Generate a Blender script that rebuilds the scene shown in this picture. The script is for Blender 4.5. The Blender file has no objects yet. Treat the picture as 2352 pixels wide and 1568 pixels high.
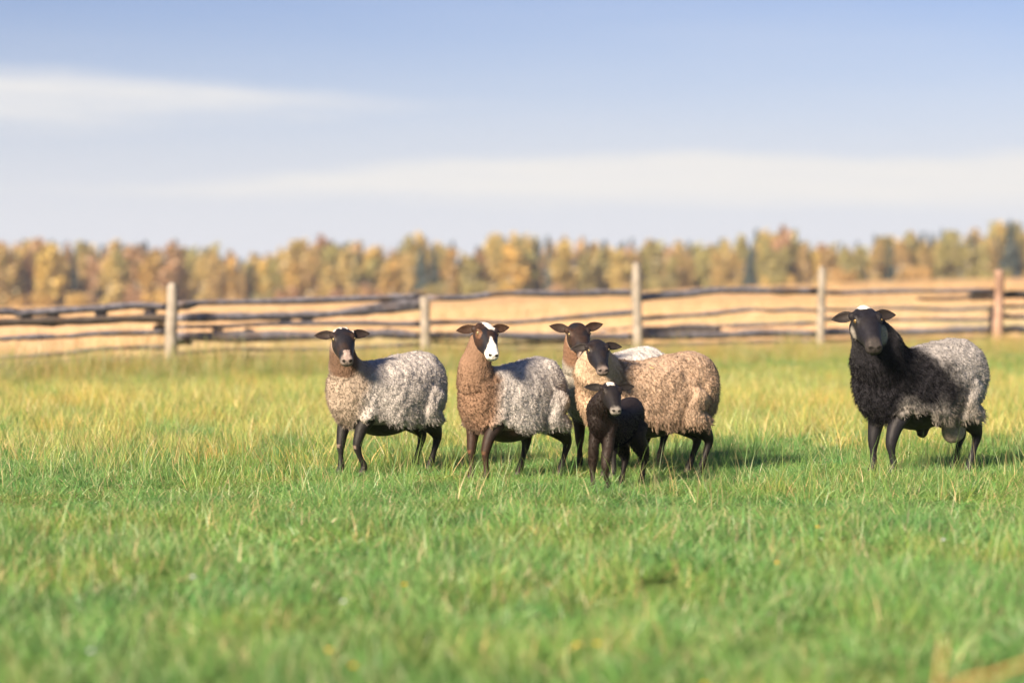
import bpy, math, random
import numpy as np
from mathutils import Vector
from mathutils.kdtree import KDTree

S = bpy.context.scene
COL = S.collection
R = math.radians

# ------------------------------------------------------------------ camera
CAM_H = 1.12                       # eye height of a crouching photographer
FPX = 5553.0                       # focal length in pixels of a 2352 px wide picture
HORIZON = 655.0
cam_d = bpy.data.cameras.new('camera')
cam = bpy.data.objects.new('camera', cam_d); COL.objects.link(cam)
cam_d.sensor_width = 36.0; cam_d.lens = 85.0
cam.location = (0, 0, CAM_H)
cam.rotation_euler = (R(90) - math.atan((784 - HORIZON) / FPX), 0, 0)
cam_d.clip_start = 0.1; cam_d.clip_end = 6000
cam_d.dof.use_dof = True; cam_d.dof.focus_distance = 14.0; cam_d.dof.aperture_fstop = 1.4
S.camera = cam

# ------------------------------------------------------------------ light
SUN_EL, SUN_AZ = 25.0, 34.0         # degrees; azimuth counted from straight behind the camera towards the left
sdir = Vector((-math.sin(R(SUN_AZ)) * math.cos(R(SUN_EL)), -math.cos(R(SUN_AZ)) * math.cos(R(SUN_EL)), math.sin(R(SUN_EL))))
sun_d = bpy.data.lights.new('sun', 'SUN'); sun = bpy.data.objects.new('sun', sun_d); COL.objects.link(sun)
sun_d.energy = 3.55; sun_d.angle = R(12); sun_d.color = (1.0, 0.80, 0.58)
sun.rotation_euler = (-sdir).to_track_quat('-Z', 'Y').to_euler()
SKY_STRENGTH = 0.050
EXPOSURE = 2.0

w = bpy.data.worlds.new('World'); S.world = w; w.use_nodes = True
nt = w.node_tree; nt.nodes.clear()


def NN(tree, kind, **kw):
    n = tree.nodes.new(kind)
    for k, v in kw.items():
        setattr(n, k, v)
    return n


def LK(tree, a, b):
    tree.links.new(a, b)


def MATH(tree, op, a, b=None, c=None, clamp=False):
    n = NN(tree, 'ShaderNodeMath', operation=op, use_clamp=clamp)
    for i, v in enumerate((a, b, c)):
        if v is None:
            continue
        if isinstance(v, (int, float)):
            n.inputs[i].default_value = v
        else:
            LK(tree, v, n.inputs[i])
    return n.outputs[0]


def MAPR(tree, v, a, b, c=0.0, d=1.0, smooth=True):
    n = NN(tree, 'ShaderNodeMapRange', interpolation_type='SMOOTHSTEP' if smooth else 'LINEAR')
    LK(tree, v, n.inputs[0])
    for i, x in enumerate((a, b, c, d)):
        if isinstance(x, (int, float)):
            n.inputs[i + 1].default_value = x
        else:
            LK(tree, x, n.inputs[i + 1])
    return n.outputs[0]


def MIXC(tree, f, a, b, mode='MIX'):
    n = NN(tree, 'ShaderNodeMix', data_type='RGBA', blend_type=mode)
    for s, v in ((n.inputs[0], f), (n.inputs[6], a), (n.inputs[7], b)):
        if isinstance(v, (int, float)):
            s.default_value = v
        elif isinstance(v, tuple):
            s.default_value = v if len(v) == 4 else (*v, 1)
        else:
            LK(tree, v, s)
    return n.outputs[2]


sky = NN(nt, 'ShaderNodeTexSky', sky_type='NISHITA', sun_disc=False, sun_elevation=R(SUN_EL))
sky.sun_rotation = math.atan2(sdir.x, sdir.y)
sky.altitude = 0; sky.air_density = 1.0; sky.dust_density = 0.0; sky.ozone_density = 4.0
tc = NN(nt, 'ShaderNodeTexCoord')
sep = NN(nt, 'ShaderNodeSeparateXYZ'); LK(nt, tc.outputs['Generated'], sep.inputs[0])
az = MATH(nt, 'ARCTAN2', sep.outputs[0], sep.outputs[1])          # azimuth, 0 straight ahead, right positive
el = MATH(nt, 'ARCSINE', sep.outputs[2])
# ragged edges: noise that is stretched along the horizon
cv = NN(nt, 'ShaderNodeCombineXYZ')
LK(nt, MATH(nt, 'MULTIPLY', az, 9.0), cv.inputs[0]); LK(nt, MATH(nt, 'MULTIPLY', el, 60.0), cv.inputs[1])
nz = NN(nt, 'ShaderNodeTexNoise'); nz.inputs['Scale'].default_value = 1.0; nz.inputs['Detail'].default_value = 5; nz.inputs['Roughness'].default_value = 0.55
LK(nt, cv.outputs[0], nz.inputs['Vector'])
wob = MATH(nt, 'MULTIPLY', MATH(nt, 'SUBTRACT', nz.outputs['Fac'], 0.5), 0.016)
elw = MATH(nt, 'ADD', el, wob)


def band(tree, top, bot, soft_t, soft_b, fade):
    a = MAPR(tree, MATH(tree, 'SUBTRACT', top, elw), 0.0, soft_t)
    b = MAPR(tree, MATH(tree, 'SUBTRACT', elw, bot), 0.0, soft_b)
    return MATH(tree, 'MULTIPLY', MATH(tree, 'MULTIPLY', a, b), fade)


# lower cloud sheet, thickening to the right
topB = MAPR(nt, az, -0.24, 0.06, 0.0415, 0.0575)
botB = MAPR(nt, az, -0.22, 0.15, 0.0335, 0.0265)
cB = band(nt, topB, botB, 0.008, 0.012, MAPR(nt, az, -0.22, -0.08, 0.65, 0.98))
# upper streak, thickening to the left
topA = MAPR(nt, az, -0.22, 0.0, 0.091, 0.0800)
botA = MAPR(nt, az, -0.22, 0.03, 0.0575, 0.0685)
cvf = NN(nt, 'ShaderNodeCombineXYZ')                       # fibres inside the cloud sheets
LK(nt, MATH(nt, 'MULTIPLY', az, 14.0), cvf.inputs[0]); LK(nt, MATH(nt, 'ADD', MATH(nt, 'MULTIPLY', el, 190.0), MATH(nt, 'MULTIPLY', az, 9.0)), cvf.inputs[1])
nzf = NN(nt, 'ShaderNodeTexNoise'); nzf.inputs['Scale'].default_value = 1.0; nzf.inputs['Detail'].default_value = 6; nzf.inputs['Roughness'].default_value = 0.6
LK(nt, cvf.outputs[0], nzf.inputs['Vector'])
fib = MAPR(nt, nzf.outputs['Fac'], 0.30, 0.68, 0.62, 1.0)
cA = MATH(nt, 'MULTIPLY', band(nt, topA, botA, 0.012, 0.020, MAPR(nt, az, -0.08, 0.10, 1.0, 0.0)), fib)
cB = MATH(nt, 'MULTIPLY', cB, MAPR(nt, nzf.outputs['Fac'], 0.30, 0.65, 0.80, 1.0))
# thin veil over the rest of the sky
cv2 = NN(nt, 'ShaderNodeCombineXYZ')
LK(nt, MATH(nt, 'MULTIPLY', az, 1.6), cv2.inputs[0]); LK(nt, MATH(nt, 'MULTIPLY', el, 14.0), cv2.inputs[1])
nz2 = NN(nt, 'ShaderNodeTexNoise'); nz2.inputs['Scale'].default_value = 1.0; nz2.inputs['Detail'].default_value = 4
LK(nt, cv2.outputs[0], nz2.inputs['Vector'])
veil = MAPR(nt, nz2.outputs['Fac'], 0.42, 0.75, 0.0, 0.16)
low = MAPR(nt, el, 0.0, 0.125, 0.90, 0.0)                 # thicker, paler air towards the horizon
cov = MATH(nt, 'MAXIMUM', MATH(nt, 'MAXIMUM', cA, cB), veil)
base = MIXC(nt, 1.0, sky.outputs[0], (0.47, 0.415, 0.50), 'MULTIPLY')
hz = MIXC(nt, low, base, (4.05, 4.2, 4.6))
fin = MIXC(nt, cov, hz, (4.65, 4.55, 4.4))
bg = NN(nt, 'ShaderNodeBackground'); LK(nt, fin, bg.inputs[0]); bg.inputs[1].default_value = SKY_STRENGTH
wo = NN(nt, 'ShaderNodeOutputWorld'); LK(nt, bg.outputs[0], wo.inputs[0])

S.view_settings.view_transform = 'Standard'; S.view_settings.look = 'None'
S.view_settings.exposure = EXPOSURE; S.view_settings.gamma = 1.0; S.view_settings.use_curve_mapping = False
S.cycles.use_denoising = True
S.cycles.max_bounces = 6; S.cycles.diffuse_bounces = 5; S.cycles.glossy_bounces = 2; S.cycles.transmission_bounces = 3
S.cycles.use_adaptive_sampling = True

# ------------------------------------------------------------------ helpers
rng = np.random.default_rng(7)


def nrm(v):
    v = np.asarray(v, float)
    return v / np.maximum(np.linalg.norm(v, axis=-1, keepdims=True), 1e-9)


_perm = np.random.default_rng(3).random((32, 32, 32))


def vnoise(p):
    """smooth value noise, 0..1, on points (N,3)"""
    p = np.asarray(p, float); i = np.floor(p).astype(int); f = p - i; f = f * f * (3 - 2 * f)
    out = 0
    for dx in (0, 1):
        for dy in (0, 1):
            for dz in (0, 1):
                wgt = (f[:, 0] if dx else 1 - f[:, 0]) * (f[:, 1] if dy else 1 - f[:, 1]) * (f[:, 2] if dz else 1 - f[:, 2])
                out = out + wgt * _perm[(i[:, 0] + dx) % 32, (i[:, 1] + dy) % 32, (i[:, 2] + dz) % 32]
    return out


def sstep(a, b, x):
    t = np.clip((np.asarray(x, float) - a) / (b - a), 0, 1)
    return t * t * (3 - 2 * t)


def lerp(a, b, t):
    return np.asarray(a) * (1 - t) + np.asarray(b) * t


def mesh_np(name, V, Fq=None, Ft=None, col=None, mat=None, smooth=True, attr='Col'):
    V = np.asarray(V, np.float32)
    me = bpy.data.meshes.new(name)
    loops, starts, n = [], [], 0
    if Ft is not None and len(Ft):
        Ft = np.asarray(Ft, np.int32); loops.append(Ft.ravel()); starts.append(np.arange(len(Ft)) * 3); n = len(Ft) * 3
    if Fq is not None and len(Fq):
        Fq = np.asarray(Fq, np.int32); loops.append(Fq.ravel()); starts.append(n + np.arange(len(Fq)) * 4)
    loops = np.concatenate(loops).astype(np.int32); starts = np.concatenate(starts).astype(np.int32)
    me.vertices.add(len(V)); me.vertices.foreach_set('co', V.ravel())
    me.loops.add(len(loops)); me.loops.foreach_set('vertex_index', loops)
    me.polygons.add(len(starts)); me.polygons.foreach_set('loop_start', starts)
    me.update(calc_edges=True); me.validate()
    if col is not None:
        c = np.ones((len(V), 4), np.float32); c[:, :3] = col
        a = me.attributes.new(attr, 'FLOAT_COLOR', 'POINT'); a.data.foreach_set('color', c.ravel())
    if smooth:
        me.polygons.foreach_set('use_smooth', np.ones(len(me.polygons), bool))
    if mat:
        me.materials.append(mat)
    return me


def obj(name, me, parent=None, loc=None):
    o = bpy.data.objects.new(name, me); COL.objects.link(o)
    if parent:
        o.parent = parent
    if loc is not None:
        o.location = loc
    return o


def tag(o, label=None, cat=None, group=None, kind=None):
    for k, v in (('label', label), ('category', cat), ('group', group), ('kind', kind)):
        if v:
            o[k] = v
    return o


def empty(name, loc, rz=0.0, sc=1.0):
    o = bpy.data.objects.new(name, None); COL.objects.link(o)
    o.location = loc; o.rotation_euler = (0, 0, rz); o.scale = (sc, sc, sc); o.empty_display_size = 0.2
    return o


def ground_z(x, y):
    x = np.asarray(x, float); y = np.asarray(y, float)
    far = sstep(40, 280, y) * np.interp(x, (-160, -94, -62, -14, 26, 66, 95, 160), (-3.8, -3.3, -2.85, -1.4, -.3, 1.5, 2.0, 2.4))
    near = 0.03 * (vnoise(np.stack([x * 0.45, y * 0.35, x * 0 + 4.5], -1).reshape(-1, 3)).reshape(x.shape) - 0.5) * sstep(17.5, 21, y) \
        + 0.05 * (vnoise(np.stack([x * 0.8, y * 0.7, x * 0 + 9.5], -1).reshape(-1, 3)).reshape(x.shape) - 0.5) * (1 - sstep(10.5, 12.5, y))
    return far + near


def at(px, py, d):
    """point seen at pixel (px, py) of the 2352 px wide photograph, d metres away"""
    return np.array([(px - 1176) / FPX * d, d, CAM_H - (py - HORIZON) / FPX * d])


def tube(path, rad, sides=10, rad2=None, up=(0, 0, 1), cap=True):
    """closed tube along path (N,3); rad in-plane (sideways), rad2 along 'up'"""
    P = np.asarray(path, float); n = len(P); rad = np.asarray(rad, float)
    rad2 = rad if rad2 is None else np.asarray(rad2, float)
    T = nrm(np.gradient(P, axis=0)); up = np.asarray(up, float)
    A = np.cross(T, up); bad = np.linalg.norm(A, axis=1) < 0.2
    if bad.any():
        A[bad] = np.cross(T[bad], (1.0, 0.0, 0.0))
    A = nrm(A); B = nrm(np.cross(A, T))
    th = np.linspace(0, 2 * np.pi, sides, endpoint=False)
    V = P[:, None] + A[:, None] * (np.cos(th)[None, :, None] * rad[:, None, None]) + B[:, None] * (np.sin(th)[None, :, None] * rad2[:, None, None])
    V = V.reshape(-1, 3)
    i = np.arange(n - 1)[:, None] * sides; j = np.arange(sides)[None, :]; k = (j + 1) % sides
    Q = np.stack([i + j, i + k, i + sides + k, i + sides + j], -1).reshape(-1, 4)
    Tn = np.zeros((0, 3), int)
    if cap:
        V = np.vstack([V, P[0], P[-1]]); a, b = len(V) - 2, len(V) - 1
        j = np.arange(sides); k = (j + 1) % sides
        Tn = np.vstack([np.stack([np.full(sides, a), k, j], -1), np.stack([np.full(sides, b), (n - 1) * sides + j, (n - 1) * sides + k], -1)])
    return V, Q, Tn


class MB:
    def __init__(s):
        s.V, s.Q, s.T, s.C, s.n = [], [], [], [], 0

    def add(s, V, Q, T, col=None):
        s.V.append(V); s.Q.append(np.asarray(Q).reshape(-1, 4) + s.n); s.T.append(np.asarray(T).reshape(-1, 3) + s.n)
        s.C.append(np.broadcast_to(np.asarray(col if col is not None else (1, 1, 1), float), (len(V), 3)))
        s.n += len(V)

    def arrays(s):
        return np.vstack(s.V), np.vstack(s.Q).astype(int), np.vstack(s.T).astype(int), np.vstack(s.C)

    def mesh(s, name, mat=None, col=True, smooth=True):
        V, Q, T, C = s.arrays()
        return mesh_np(name, V, Q, T, C if col else None, mat, smooth)


def spline(P, n):
    """Catmull-Rom through rows of P -> n rows"""
    P = np.asarray(P, float); m = len(P)
    E = np.vstack([2 * P[0] - P[1], P, 2 * P[-1] - P[-2]])
    t = np.linspace(0, m - 1 - 1e-9, n); i = np.floor(t).astype(int); f = (t - i)[:, None]
    a, b, c, d = E[i], E[i + 1], E[i + 2], E[i + 3]
    return 0.5 * (2 * b + (c - a) * f + (2 * a - 5 * b + 4 * c - d) * f * f + (3 * b - a - 3 * c + d) * f ** 3)


# ------------------------------------------------------------------ materials
def material(name):
    m = bpy.data.materials.new(name); m.use_nodes = True
    t = m.node_tree; p = t.nodes['Principled BSDF']; o = t.nodes['Material Output']
    return m, t, p, o


def m_vcol(name, rough=0.8, spec=0.2, sheen=0.0, noise=0.0, nscale=60.0, bump=0.0, bscale=120.0, strands=False):
    m, t, p, o = material(name)
    a = NN(t, 'ShaderNodeAttribute', attribute_name='Col')
    c = a.outputs['Color']
    tco = NN(t, 'ShaderNodeTexCoord')
    if noise:
        n = NN(t, 'ShaderNodeTexNoise'); n.inputs['Scale'].default_value = nscale; n.inputs['Detail'].default_value = 4
        LK(t, tco.outputs['Object'], n.inputs['Vector'])
        k = MAPR(t, n.outputs['Fac'], 0.3, 0.7, 1 - noise, 1 + noise, False)
        c = MIXC(t, 1.0, c, k, 'MULTIPLY')
    LK(t, c, p.inputs['Base Color'])
    p.inputs['Roughness'].default_value = rough; p.inputs['Specular IOR Level'].default_value = spec
    p.inputs['Sheen Weight'].default_value = sheen; p.inputs['Sheen Roughness'].default_value = 0.4
    if bump:
        n = NN(t, 'ShaderNodeTexNoise'); n.inputs['Scale'].default_value = bscale; n.inputs['Detail'].default_value = 3
        LK(t, tco.outputs['Object'], n.inputs['Vector'])
        b = NN(t, 'ShaderNodeBump'); b.inputs['Strength'].default_value = bump; b.inputs['Distance'].default_value = 0.006
        LK(t, n.outputs['Fac'], b.inputs['Height']); LK(t, b.outputs[0], p.inputs['Normal'])
    return m


def m_leaf(name, vary=0.25, trans=0.45, patch=None, hue=0.0):
    """diffuse + translucent leaf, colour from the 'Col' attribute, varied per copy and by patches of ground"""
    m, t, p, o = material(name)
    a = NN(t, 'ShaderNodeAttribute', attribute_name='Col')
    c = a.outputs['Color']
    oi = NN(t, 'ShaderNodeObjectInfo')
    k = MAPR(t, oi.outputs['Random'], 0, 1, 1 - vary, 1 + vary, False)
    c = MIXC(t, 1.0, c, k, 'MULTIPLY')
    if hue:
        h = NN(t, 'ShaderNodeHueSaturation')
        LK(t, MAPR(t, oi.outputs['Random'], 0, 1, 0.5 - hue, 0.5 + hue, False), h.inputs['Hue'])
        LK(t, c, h.inputs['Color']); c = h.outputs[0]
    if patch:
        g = NN(t, 'ShaderNodeNewGeometry')
        n = NN(t, 'ShaderNodeTexNoise'); n.inputs['Scale'].default_value = patch[0]; n.inputs['Detail'].default_value = 3
        LK(t, g.outputs['Position'], n.inputs['Vector'])
        f = MAPR(t, n.outputs['Fac'], patch[1], patch[2], 0.0, patch[4])
        c = MIXC(t, f, c, patch[3], 'MULTIPLY')
        n = NN(t, 'ShaderNodeTexNoise'); n.inputs['Scale'].default_value = patch[0] * 2.3; n.inputs['Detail'].default_value = 2
        vv = NN(t, 'ShaderNodeVectorMath', operation='ADD'); LK(t, g.outputs['Position'], vv.inputs[0]); vv.inputs[1].default_value = (37.0, 11.0, 5.0); LK(t, vv.outputs[0], n.inputs['Vector'])
        c = MIXC(t, MAPR(t, n.outputs['Fac'], .52, .72, 0.0, .75), c, (0.55, 0.80, 0.85), 'MULTIPLY')
    t.nodes.remove(p)
    d = NN(t, 'ShaderNodeBsdfDiffuse'); tr = NN(t, 'ShaderNodeBsdfTranslucent'); gl = NN(t, 'ShaderNodeBsdfGlossy')
    gl.inputs['Roughness'].default_value = 0.45; gl.inputs['Color'].default_value = (1, 1, 1, 1)
    LK(t, c, d.inputs[0]); LK(t, c, tr.inputs[0])
    mx = NN(t, 'ShaderNodeMixShader'); mx.inputs[0].default_value = trans
    LK(t, d.outputs[0], mx.inputs[1]); LK(t, tr.outputs[0], mx.inputs[2])
    m2 = NN(t, 'ShaderNodeMixShader'); m2.inputs[0].default_value = 0.035
    LK(t, mx.outputs[0], m2.inputs[1]); LK(t, gl.outputs[0], m2.inputs[2]); LK(t, m2.outputs[0], o.inputs[0])
    return m


# fence line (needed by the ground's colours too)
FP = [np.array(p) for p in ((-7.21, 26.75), (-4.18, 29.7), (-1.155, 32.65), (1.842, 35.6), (4.89, 38.55), (8.30, 41.5), (11.6, 44.6), (14.9, 47.6))]
FN = nrm(np.array([FP[1][1] - FP[6][1], FP[6][0] - FP[1][0]]))          # points away from the camera


def beyond(x, y):
    """signed distance to the far side of the fence line"""
    return (np.asarray(x) - FP[1][0]) * FN[0] + (np.asarray(y) - FP[1][1]) * FN[1]


def m_ground():
    m, t, p, o = material('ground_soil')
    g = NN(t, 'ShaderNodeNewGeometry'); sp = NN(t, 'ShaderNodeSeparateXYZ'); LK(t, g.outputs['Position'], sp.inputs[0])
    n = NN(t, 'ShaderNodeTexNoise'); n.inputs['Scale'].default_value = 1.7; n.inputs['Detail'].default_value = 8; LK(t, g.outputs['Position'], n.inputs['Vector'])
    past = MIXC(t, MAPR(t, n.outputs['Fac'], 0.35, 0.65), (0.07, 0.13, 0.035), (0.11, 0.16, 0.045))
    n2 = NN(t, 'ShaderNodeTexNoise'); n2.inputs['Scale'].default_value = 0.09; n2.inputs['Detail'].default_value = 6; LK(t, g.outputs['Position'], n2.inputs['Vector'])
    straw = MIXC(t, MAPR(t, n2.outputs['Fac'], 0.35, 0.65), (0.66, 0.46, 0.28), (0.57, 0.41, 0.20))
    bd = MATH(t, 'ADD', MATH(t, 'MULTIPLY', MATH(t, 'SUBTRACT', sp.outputs[0], float(FP[1][0])), float(FN[0])), MATH(t, 'MULTIPLY', MATH(t, 'SUBTRACT', sp.outputs[1], float(FP[1][1])), float(FN[1])))
    f = MAPR(t, bd, 0.6, 3.0)
    LK(t, MIXC(t, f, past, straw), p.inputs['Base Color'])
    p.inputs['Roughness'].default_value = 1.0; p.inputs['Specular IOR Level'].default_value = 0.05
    return m


# ------------------------------------------------------------------ ground sheet
def build_ground():
    ys = np.unique(np.concatenate([np.linspace(-60, 2, 8), np.linspace(2, 50, 97), np.geomspace(50, 900, 60), np.linspace(900, 3500, 6)]))
    xs = np.unique(np.concatenate([np.linspace(-14, 14, 57), np.geomspace(14, 700, 26), -np.geomspace(14, 700, 26), np.array([-2500, -1200, 1200, 2500])]))
    X, Y = np.meshgrid(xs, ys); Z = ground_z(X, Y)
    V = np.stack([X, Y, Z], -1).reshape(-1, 3); nx = len(xs)
    i = np.arange(len(ys) - 1)[:, None] * nx + np.arange(nx - 1)[None]
    Q = np.stack([i, i + 1, i + nx + 1, i + nx], -1).reshape(-1, 4)
    tag(obj('ground', mesh_np('ground', V, Q, mat=m_ground())), 'pasture soil under the grass and dry field beyond the fence', None, None, 'structure')


build_ground()

# ------------------------------------------------------------------ fence
def m_wood(name, c1, c2, c3):
    m, t, p, o = material(name)
    tco = NN(t, 'ShaderNodeTexCoord')
    mp = NN(t, 'ShaderNodeMapping'); LK(t, tco.outputs['Object'], mp.inputs[0])
    n = NN(t, 'ShaderNodeTexNoise'); n.inputs['Scale'].default_value = 9.0; n.inputs['Detail'].default_value = 7; n.inputs['Roughness'].default_value = 0.65
    LK(t, mp.outputs[0], n.inputs['Vector'])
    n2 = NN(t, 'ShaderNodeTexNoise'); n2.inputs['Scale'].default_value = 1.6; n2.inputs['Detail'].default_value = 4
    LK(t, tco.outputs['Object'], n2.inputs['Vector'])
    c = MIXC(t, MAPR(t, n.outputs['Fac'], 0.35, 0.65), c1, c2)
    c = MIXC(t, MAPR(t, n2.outputs['Fac'], 0.52, 0.68), c, c3)
    LK(t, c, p.inputs['Base Color']); p.inputs['Roughness'].default_value = 0.85; p.inputs['Specular IOR Level'].default_value = 0.25
    b = NN(t, 'ShaderNodeBump'); b.inputs['Strength'].default_value = 0.6; b.inputs['Distance'].default_value = 0.01
    LK(t, n.outputs['Fac'], b.inputs['Height']); LK(t, b.outputs[0], p.inputs['Normal'])
    return m


W_RAIL = m_wood('weathered_rail_wood', (0.135, 0.13, 0.155), (0.26, 0.255, 0.295), (0.17, 0.13, 0.115))
W_DARK = m_wood('old_dark_wood', (0.09, 0.075, 0.068), (0.16, 0.135, 0.12), (0.12, 0.075, 0.05))
W_POST = m_wood('post_wood', (0.195, 0.175, 0.15), (0.29, 0.265, 0.23), (0.16, 0.145, 0.12))
W_POSTP = m_wood('pinkish_post_wood', (0.24, 0.155, 0.12), (0.32, 0.22, 0.17), (0.18, 0.115, 0.085))


def fence_xy(px):
    """point of the fence line behind picture column px"""
    k = (px - 1176) / FPX
    for a, b in zip(FP[:-1], FP[1:]):
        # a + t (b-a): x = k y
        d = b - a; t = (k * a[1] - a[0]) / (d[0] - k * d[1])
        if t <= 1.0001:
            return a + t * d
    return a + t * d


def fence_pt(px, py, off=0.0):
    q = fence_xy(px) + FN * off
    return np.array([q[0], q[1], CAM_H - (py - HORIZON) / FPX * q[1]])


def build_fence():
    root = empty('wooden_fence', (FP[3][0], FP[3][1], 0))
    tag(root, 'old grey rail fence of rough poles between thick split posts', 'fence')
    L = Vector(root.location)
    rg = np.random.default_rng(11)

    def local(P):
        return np.asarray(P) - np.array(L)

    def post(i, top_z, rad, lean, mat, off=-0.15, name='post', flat=False, xoff=-0.14):
        b = FP[i] + FN * off
        d = nrm(FP[min(i + 1, 7)] - FP[max(i - 1, 0)]); b = b + d * xoff
        n = 10; zs = np.linspace(-0.25, top_z, n)
        P = np.stack([b[0] + lean * zs + rg.normal(0, .006, n), b[1] + rg.normal(0, .006, n), zs], -1)
        r = rad * np.linspace(1.12, 0.86, n) * (1 + rg.normal(0, .03, n))
        if not flat:
            r[-1] *= 0.45; P[-1, 2] -= .0; P[-2, 2] = top_z - 0.05
        V, Q, T = tube(local(P), r, 9, up=(0, 1, 0))
        obj(name, mesh_np(name, V, Q, T, mat=mat), root)

    post(0, 1.2, .085, .02, W_POST); post(1, 1.155, .078, .035, W_POST); post(2, .975, .075, -.02, W_POST, flat=True, )
    post(3, 1.46, .075, -.02, W_POST); post(4, 1.42, .070, .02, W_POST); post(5, 1.38, .09, .01, W_POSTP, flat=True)
    post(6, 1.4, .08, 0, W_POST); post(7, 1.4, .08, 0, W_POST)
    for i, h in ((5, .74),):
        post(i, h, .055, 0.0, W_DARK, off=0.13, name='rear_post', xoff=0.06)

    def rail(pts, th, th2=None, mat=W_RAIL, name='rail', off=0.0):
        """pts: picture points along the rail, th: thickness (px) at the ends"""
        th2 = th if th2 is None else th2
        n = 18
        Pp = spline(np.array(pts, float), n) if len(pts) > 2 else lerp(np.array(pts[0], float)[None], np.array(pts[1], float)[None], np.linspace(0, 1, n)[:, None])
        P = np.array([fence_pt(x, y, off) for x, y in Pp])
        dist = P[:, 1]
        wob = (vnoise(np.stack([np.linspace(0, 6, n), np.full(n, rg.random() * 30), np.full(n, rg.random() * 30)], -1)) - .5)
        P[:, 2] += wob * 0.035
        P[:, :2] += FN * ((rg.random() - .5) * .03 + (vnoise(np.stack([np.linspace(0, 4, n), np.full(n, rg.random() * 30), np.full(n, 3.3)], -1)) - .5)[:, None] * .05)
        rz = np.linspace(th, th2, n) * 1.5 / 2 * dist / FPX * (1 + rg.normal(0, .10, n))
        rs = np.clip(rz, .02, .05)
        V, Q, T = tube(local(P), rs, 8, rad2=rz)
        obj(name, mesh_np(name, V, Q, T, mat=mat), root)

    # bay left of the first visible post
    rail([(-330, 735), (0, 718), (50, 720), (200, 710), (300, 703), (392, 704)], 11)
    rail([(-330, 752), (0, 742), (170, 738), (300, 732), (392, 730)], 13, 13, W_DARK)
    rail([(-330, 790), (0, 777), (150, 770), (240, 765), (390, 763)], 8)
    rail([(-330, 830), (0, 820), (130, 812), (270, 802), (390, 795)], 7)
    rail([(-330, 856), (0, 846), (100, 843), (215, 836), (340, 833), (388, 836)], 24, 17)
    rail([(-100, 875), (60, 866), (220, 858), (380, 850)], 12, 10, W_DARK)
    rail([(366, 757), (394, 756)], 17, 15, W_DARK, 'rail_stub', .06); rail([(362, 826), (394, 824)], 13, 12, W_DARK, 'rail_stub', .06)
    for px, y0, y1 in ((66, 722, 740), (128, 715, 738), (238, 706, 734), (352, 704, 732)):
        rail([(px - 12, (y0 + y1) / 2 + 1), (px + 13, (y0 + y1) / 2 - 1)], 9, 8, W_RAIL, 'wedge_block', .05)
    # second bay
    rail([(405, 697), (470, 694), (640, 692), (784, 689), (860, 685), (972, 679)], 9, 10)
    rail([(408, 704), (455, 702)], 11, 8, W_RAIL, 'rail_stub', .06)
    rail([(405, 730), (520, 727), (660, 723), (784, 719), (880, 710), (972, 702)], 13, 14)
    rail([(800, 715), (860, 703), (920, 696), (974, 692)], 6, 13)
    rail([(405, 751), (530, 747), (660, 745), (784, 744), (880, 741), (972, 741)], 6, 8)
    rail([(405, 771), (600, 772), (784, 771), (860, 766), (972, 772)], 16, 13)
    rail([(405, 786), (445, 783)], 11, 9, W_RAIL, 'rail_stub', .06)
    rail([(405, 814), (500, 804), (620, 802), (784, 800), (972, 792)], 6, 6)
    rail([(405, 832), (520, 826), (700, 824), (860, 822), (974, 815)], 13, 11, W_DARK)
    for px, y, h in ((660, 736, 16), (712, 735, 14), (575, 760, 12), (505, 760, 13)):
        rail([(px - 10, y), (px + 12, y)], h * .6, h * .55, W_RAIL, 'wedge_block', .05)
    # third bay
    rail([(980, 685), (1080, 681), (1160, 674), (1280, 675), (1380, 672), (1462, 674)], 9, 9)
    rail([(980, 740), (1100, 740), (1210, 737), (1320, 729), (1400, 721), (1462, 716)], 7, 8)
    rail([(980, 770), (1080, 770), (1200, 772), (1340, 774), (1462, 776)], 12, 12)
    rail([(980, 785), (1150, 788), (1290, 786), (1462, 790)], 6, 6, W_DARK)
    rail([(1380, 758), (1420, 755), (1462, 751)], 4, 4)
    rail([(980, 806), (1200, 806), (1462, 803)], 10, 10, W_DARK)
    # fourth bay
    rail([(1470, 684), (1560, 677), (1640, 668), (1760, 668), (1876, 668)], 11, 10)
    rail([(1470, 733), (1580, 724), (1720, 712), (1800, 712), (1876, 713)], 7, 6)
    rail([(1470, 753), (1580, 750), (1700, 748), (1876, 741)], 6, 6)
    rail([(1470, 762), (1560, 760), (1650, 757)], 15, 9, W_DARK)
    rail([(1470, 772), (1600, 769), (1740, 766), (1876, 765)], 14, 12)
    rail([(1470, 796), (1600, 791), (1740, 786), (1876, 784)], 6, 6)
    # fifth bay
    rail([(1884, 670), (1960, 671), (2080, 669), (2200, 668), (2286, 668)], 7, 6)
    rail([(2110, 686), (2200, 684), (2286, 681)], 5, 6, W_DARK)
    rail([(2236, 678), (2286, 678)], 15, 16, W_DARK, 'rail_stub', .06)
    rail([(1884, 712), (1980, 710), (2080, 706), (2190, 710), (2286, 707)], 5, 6)
    rail([(1884, 735), (2000, 732), (2150, 733), (2286, 732)], 6, 6)
    rail([(1884, 763), (2000, 762), (2140, 761), (2286, 757)], 14, 13)
    rail([(1884, 783), (2060, 780), (2286, 776)], 6, 6, W_DARK)
    # sixth bay, running out of the picture
    rail([(2290, 676), (2360, 675), (2560, 672)], 13, 11, W_DARK)
    rail([(2290, 704), (2360, 702), (2560, 698)], 6, 6)
    rail([(2290, 727), (2360, 728), (2560, 724)], 7, 7)
    rail([(2290, 757), (2360, 756), (2560, 752)], 12, 11)


build_fence()

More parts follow.
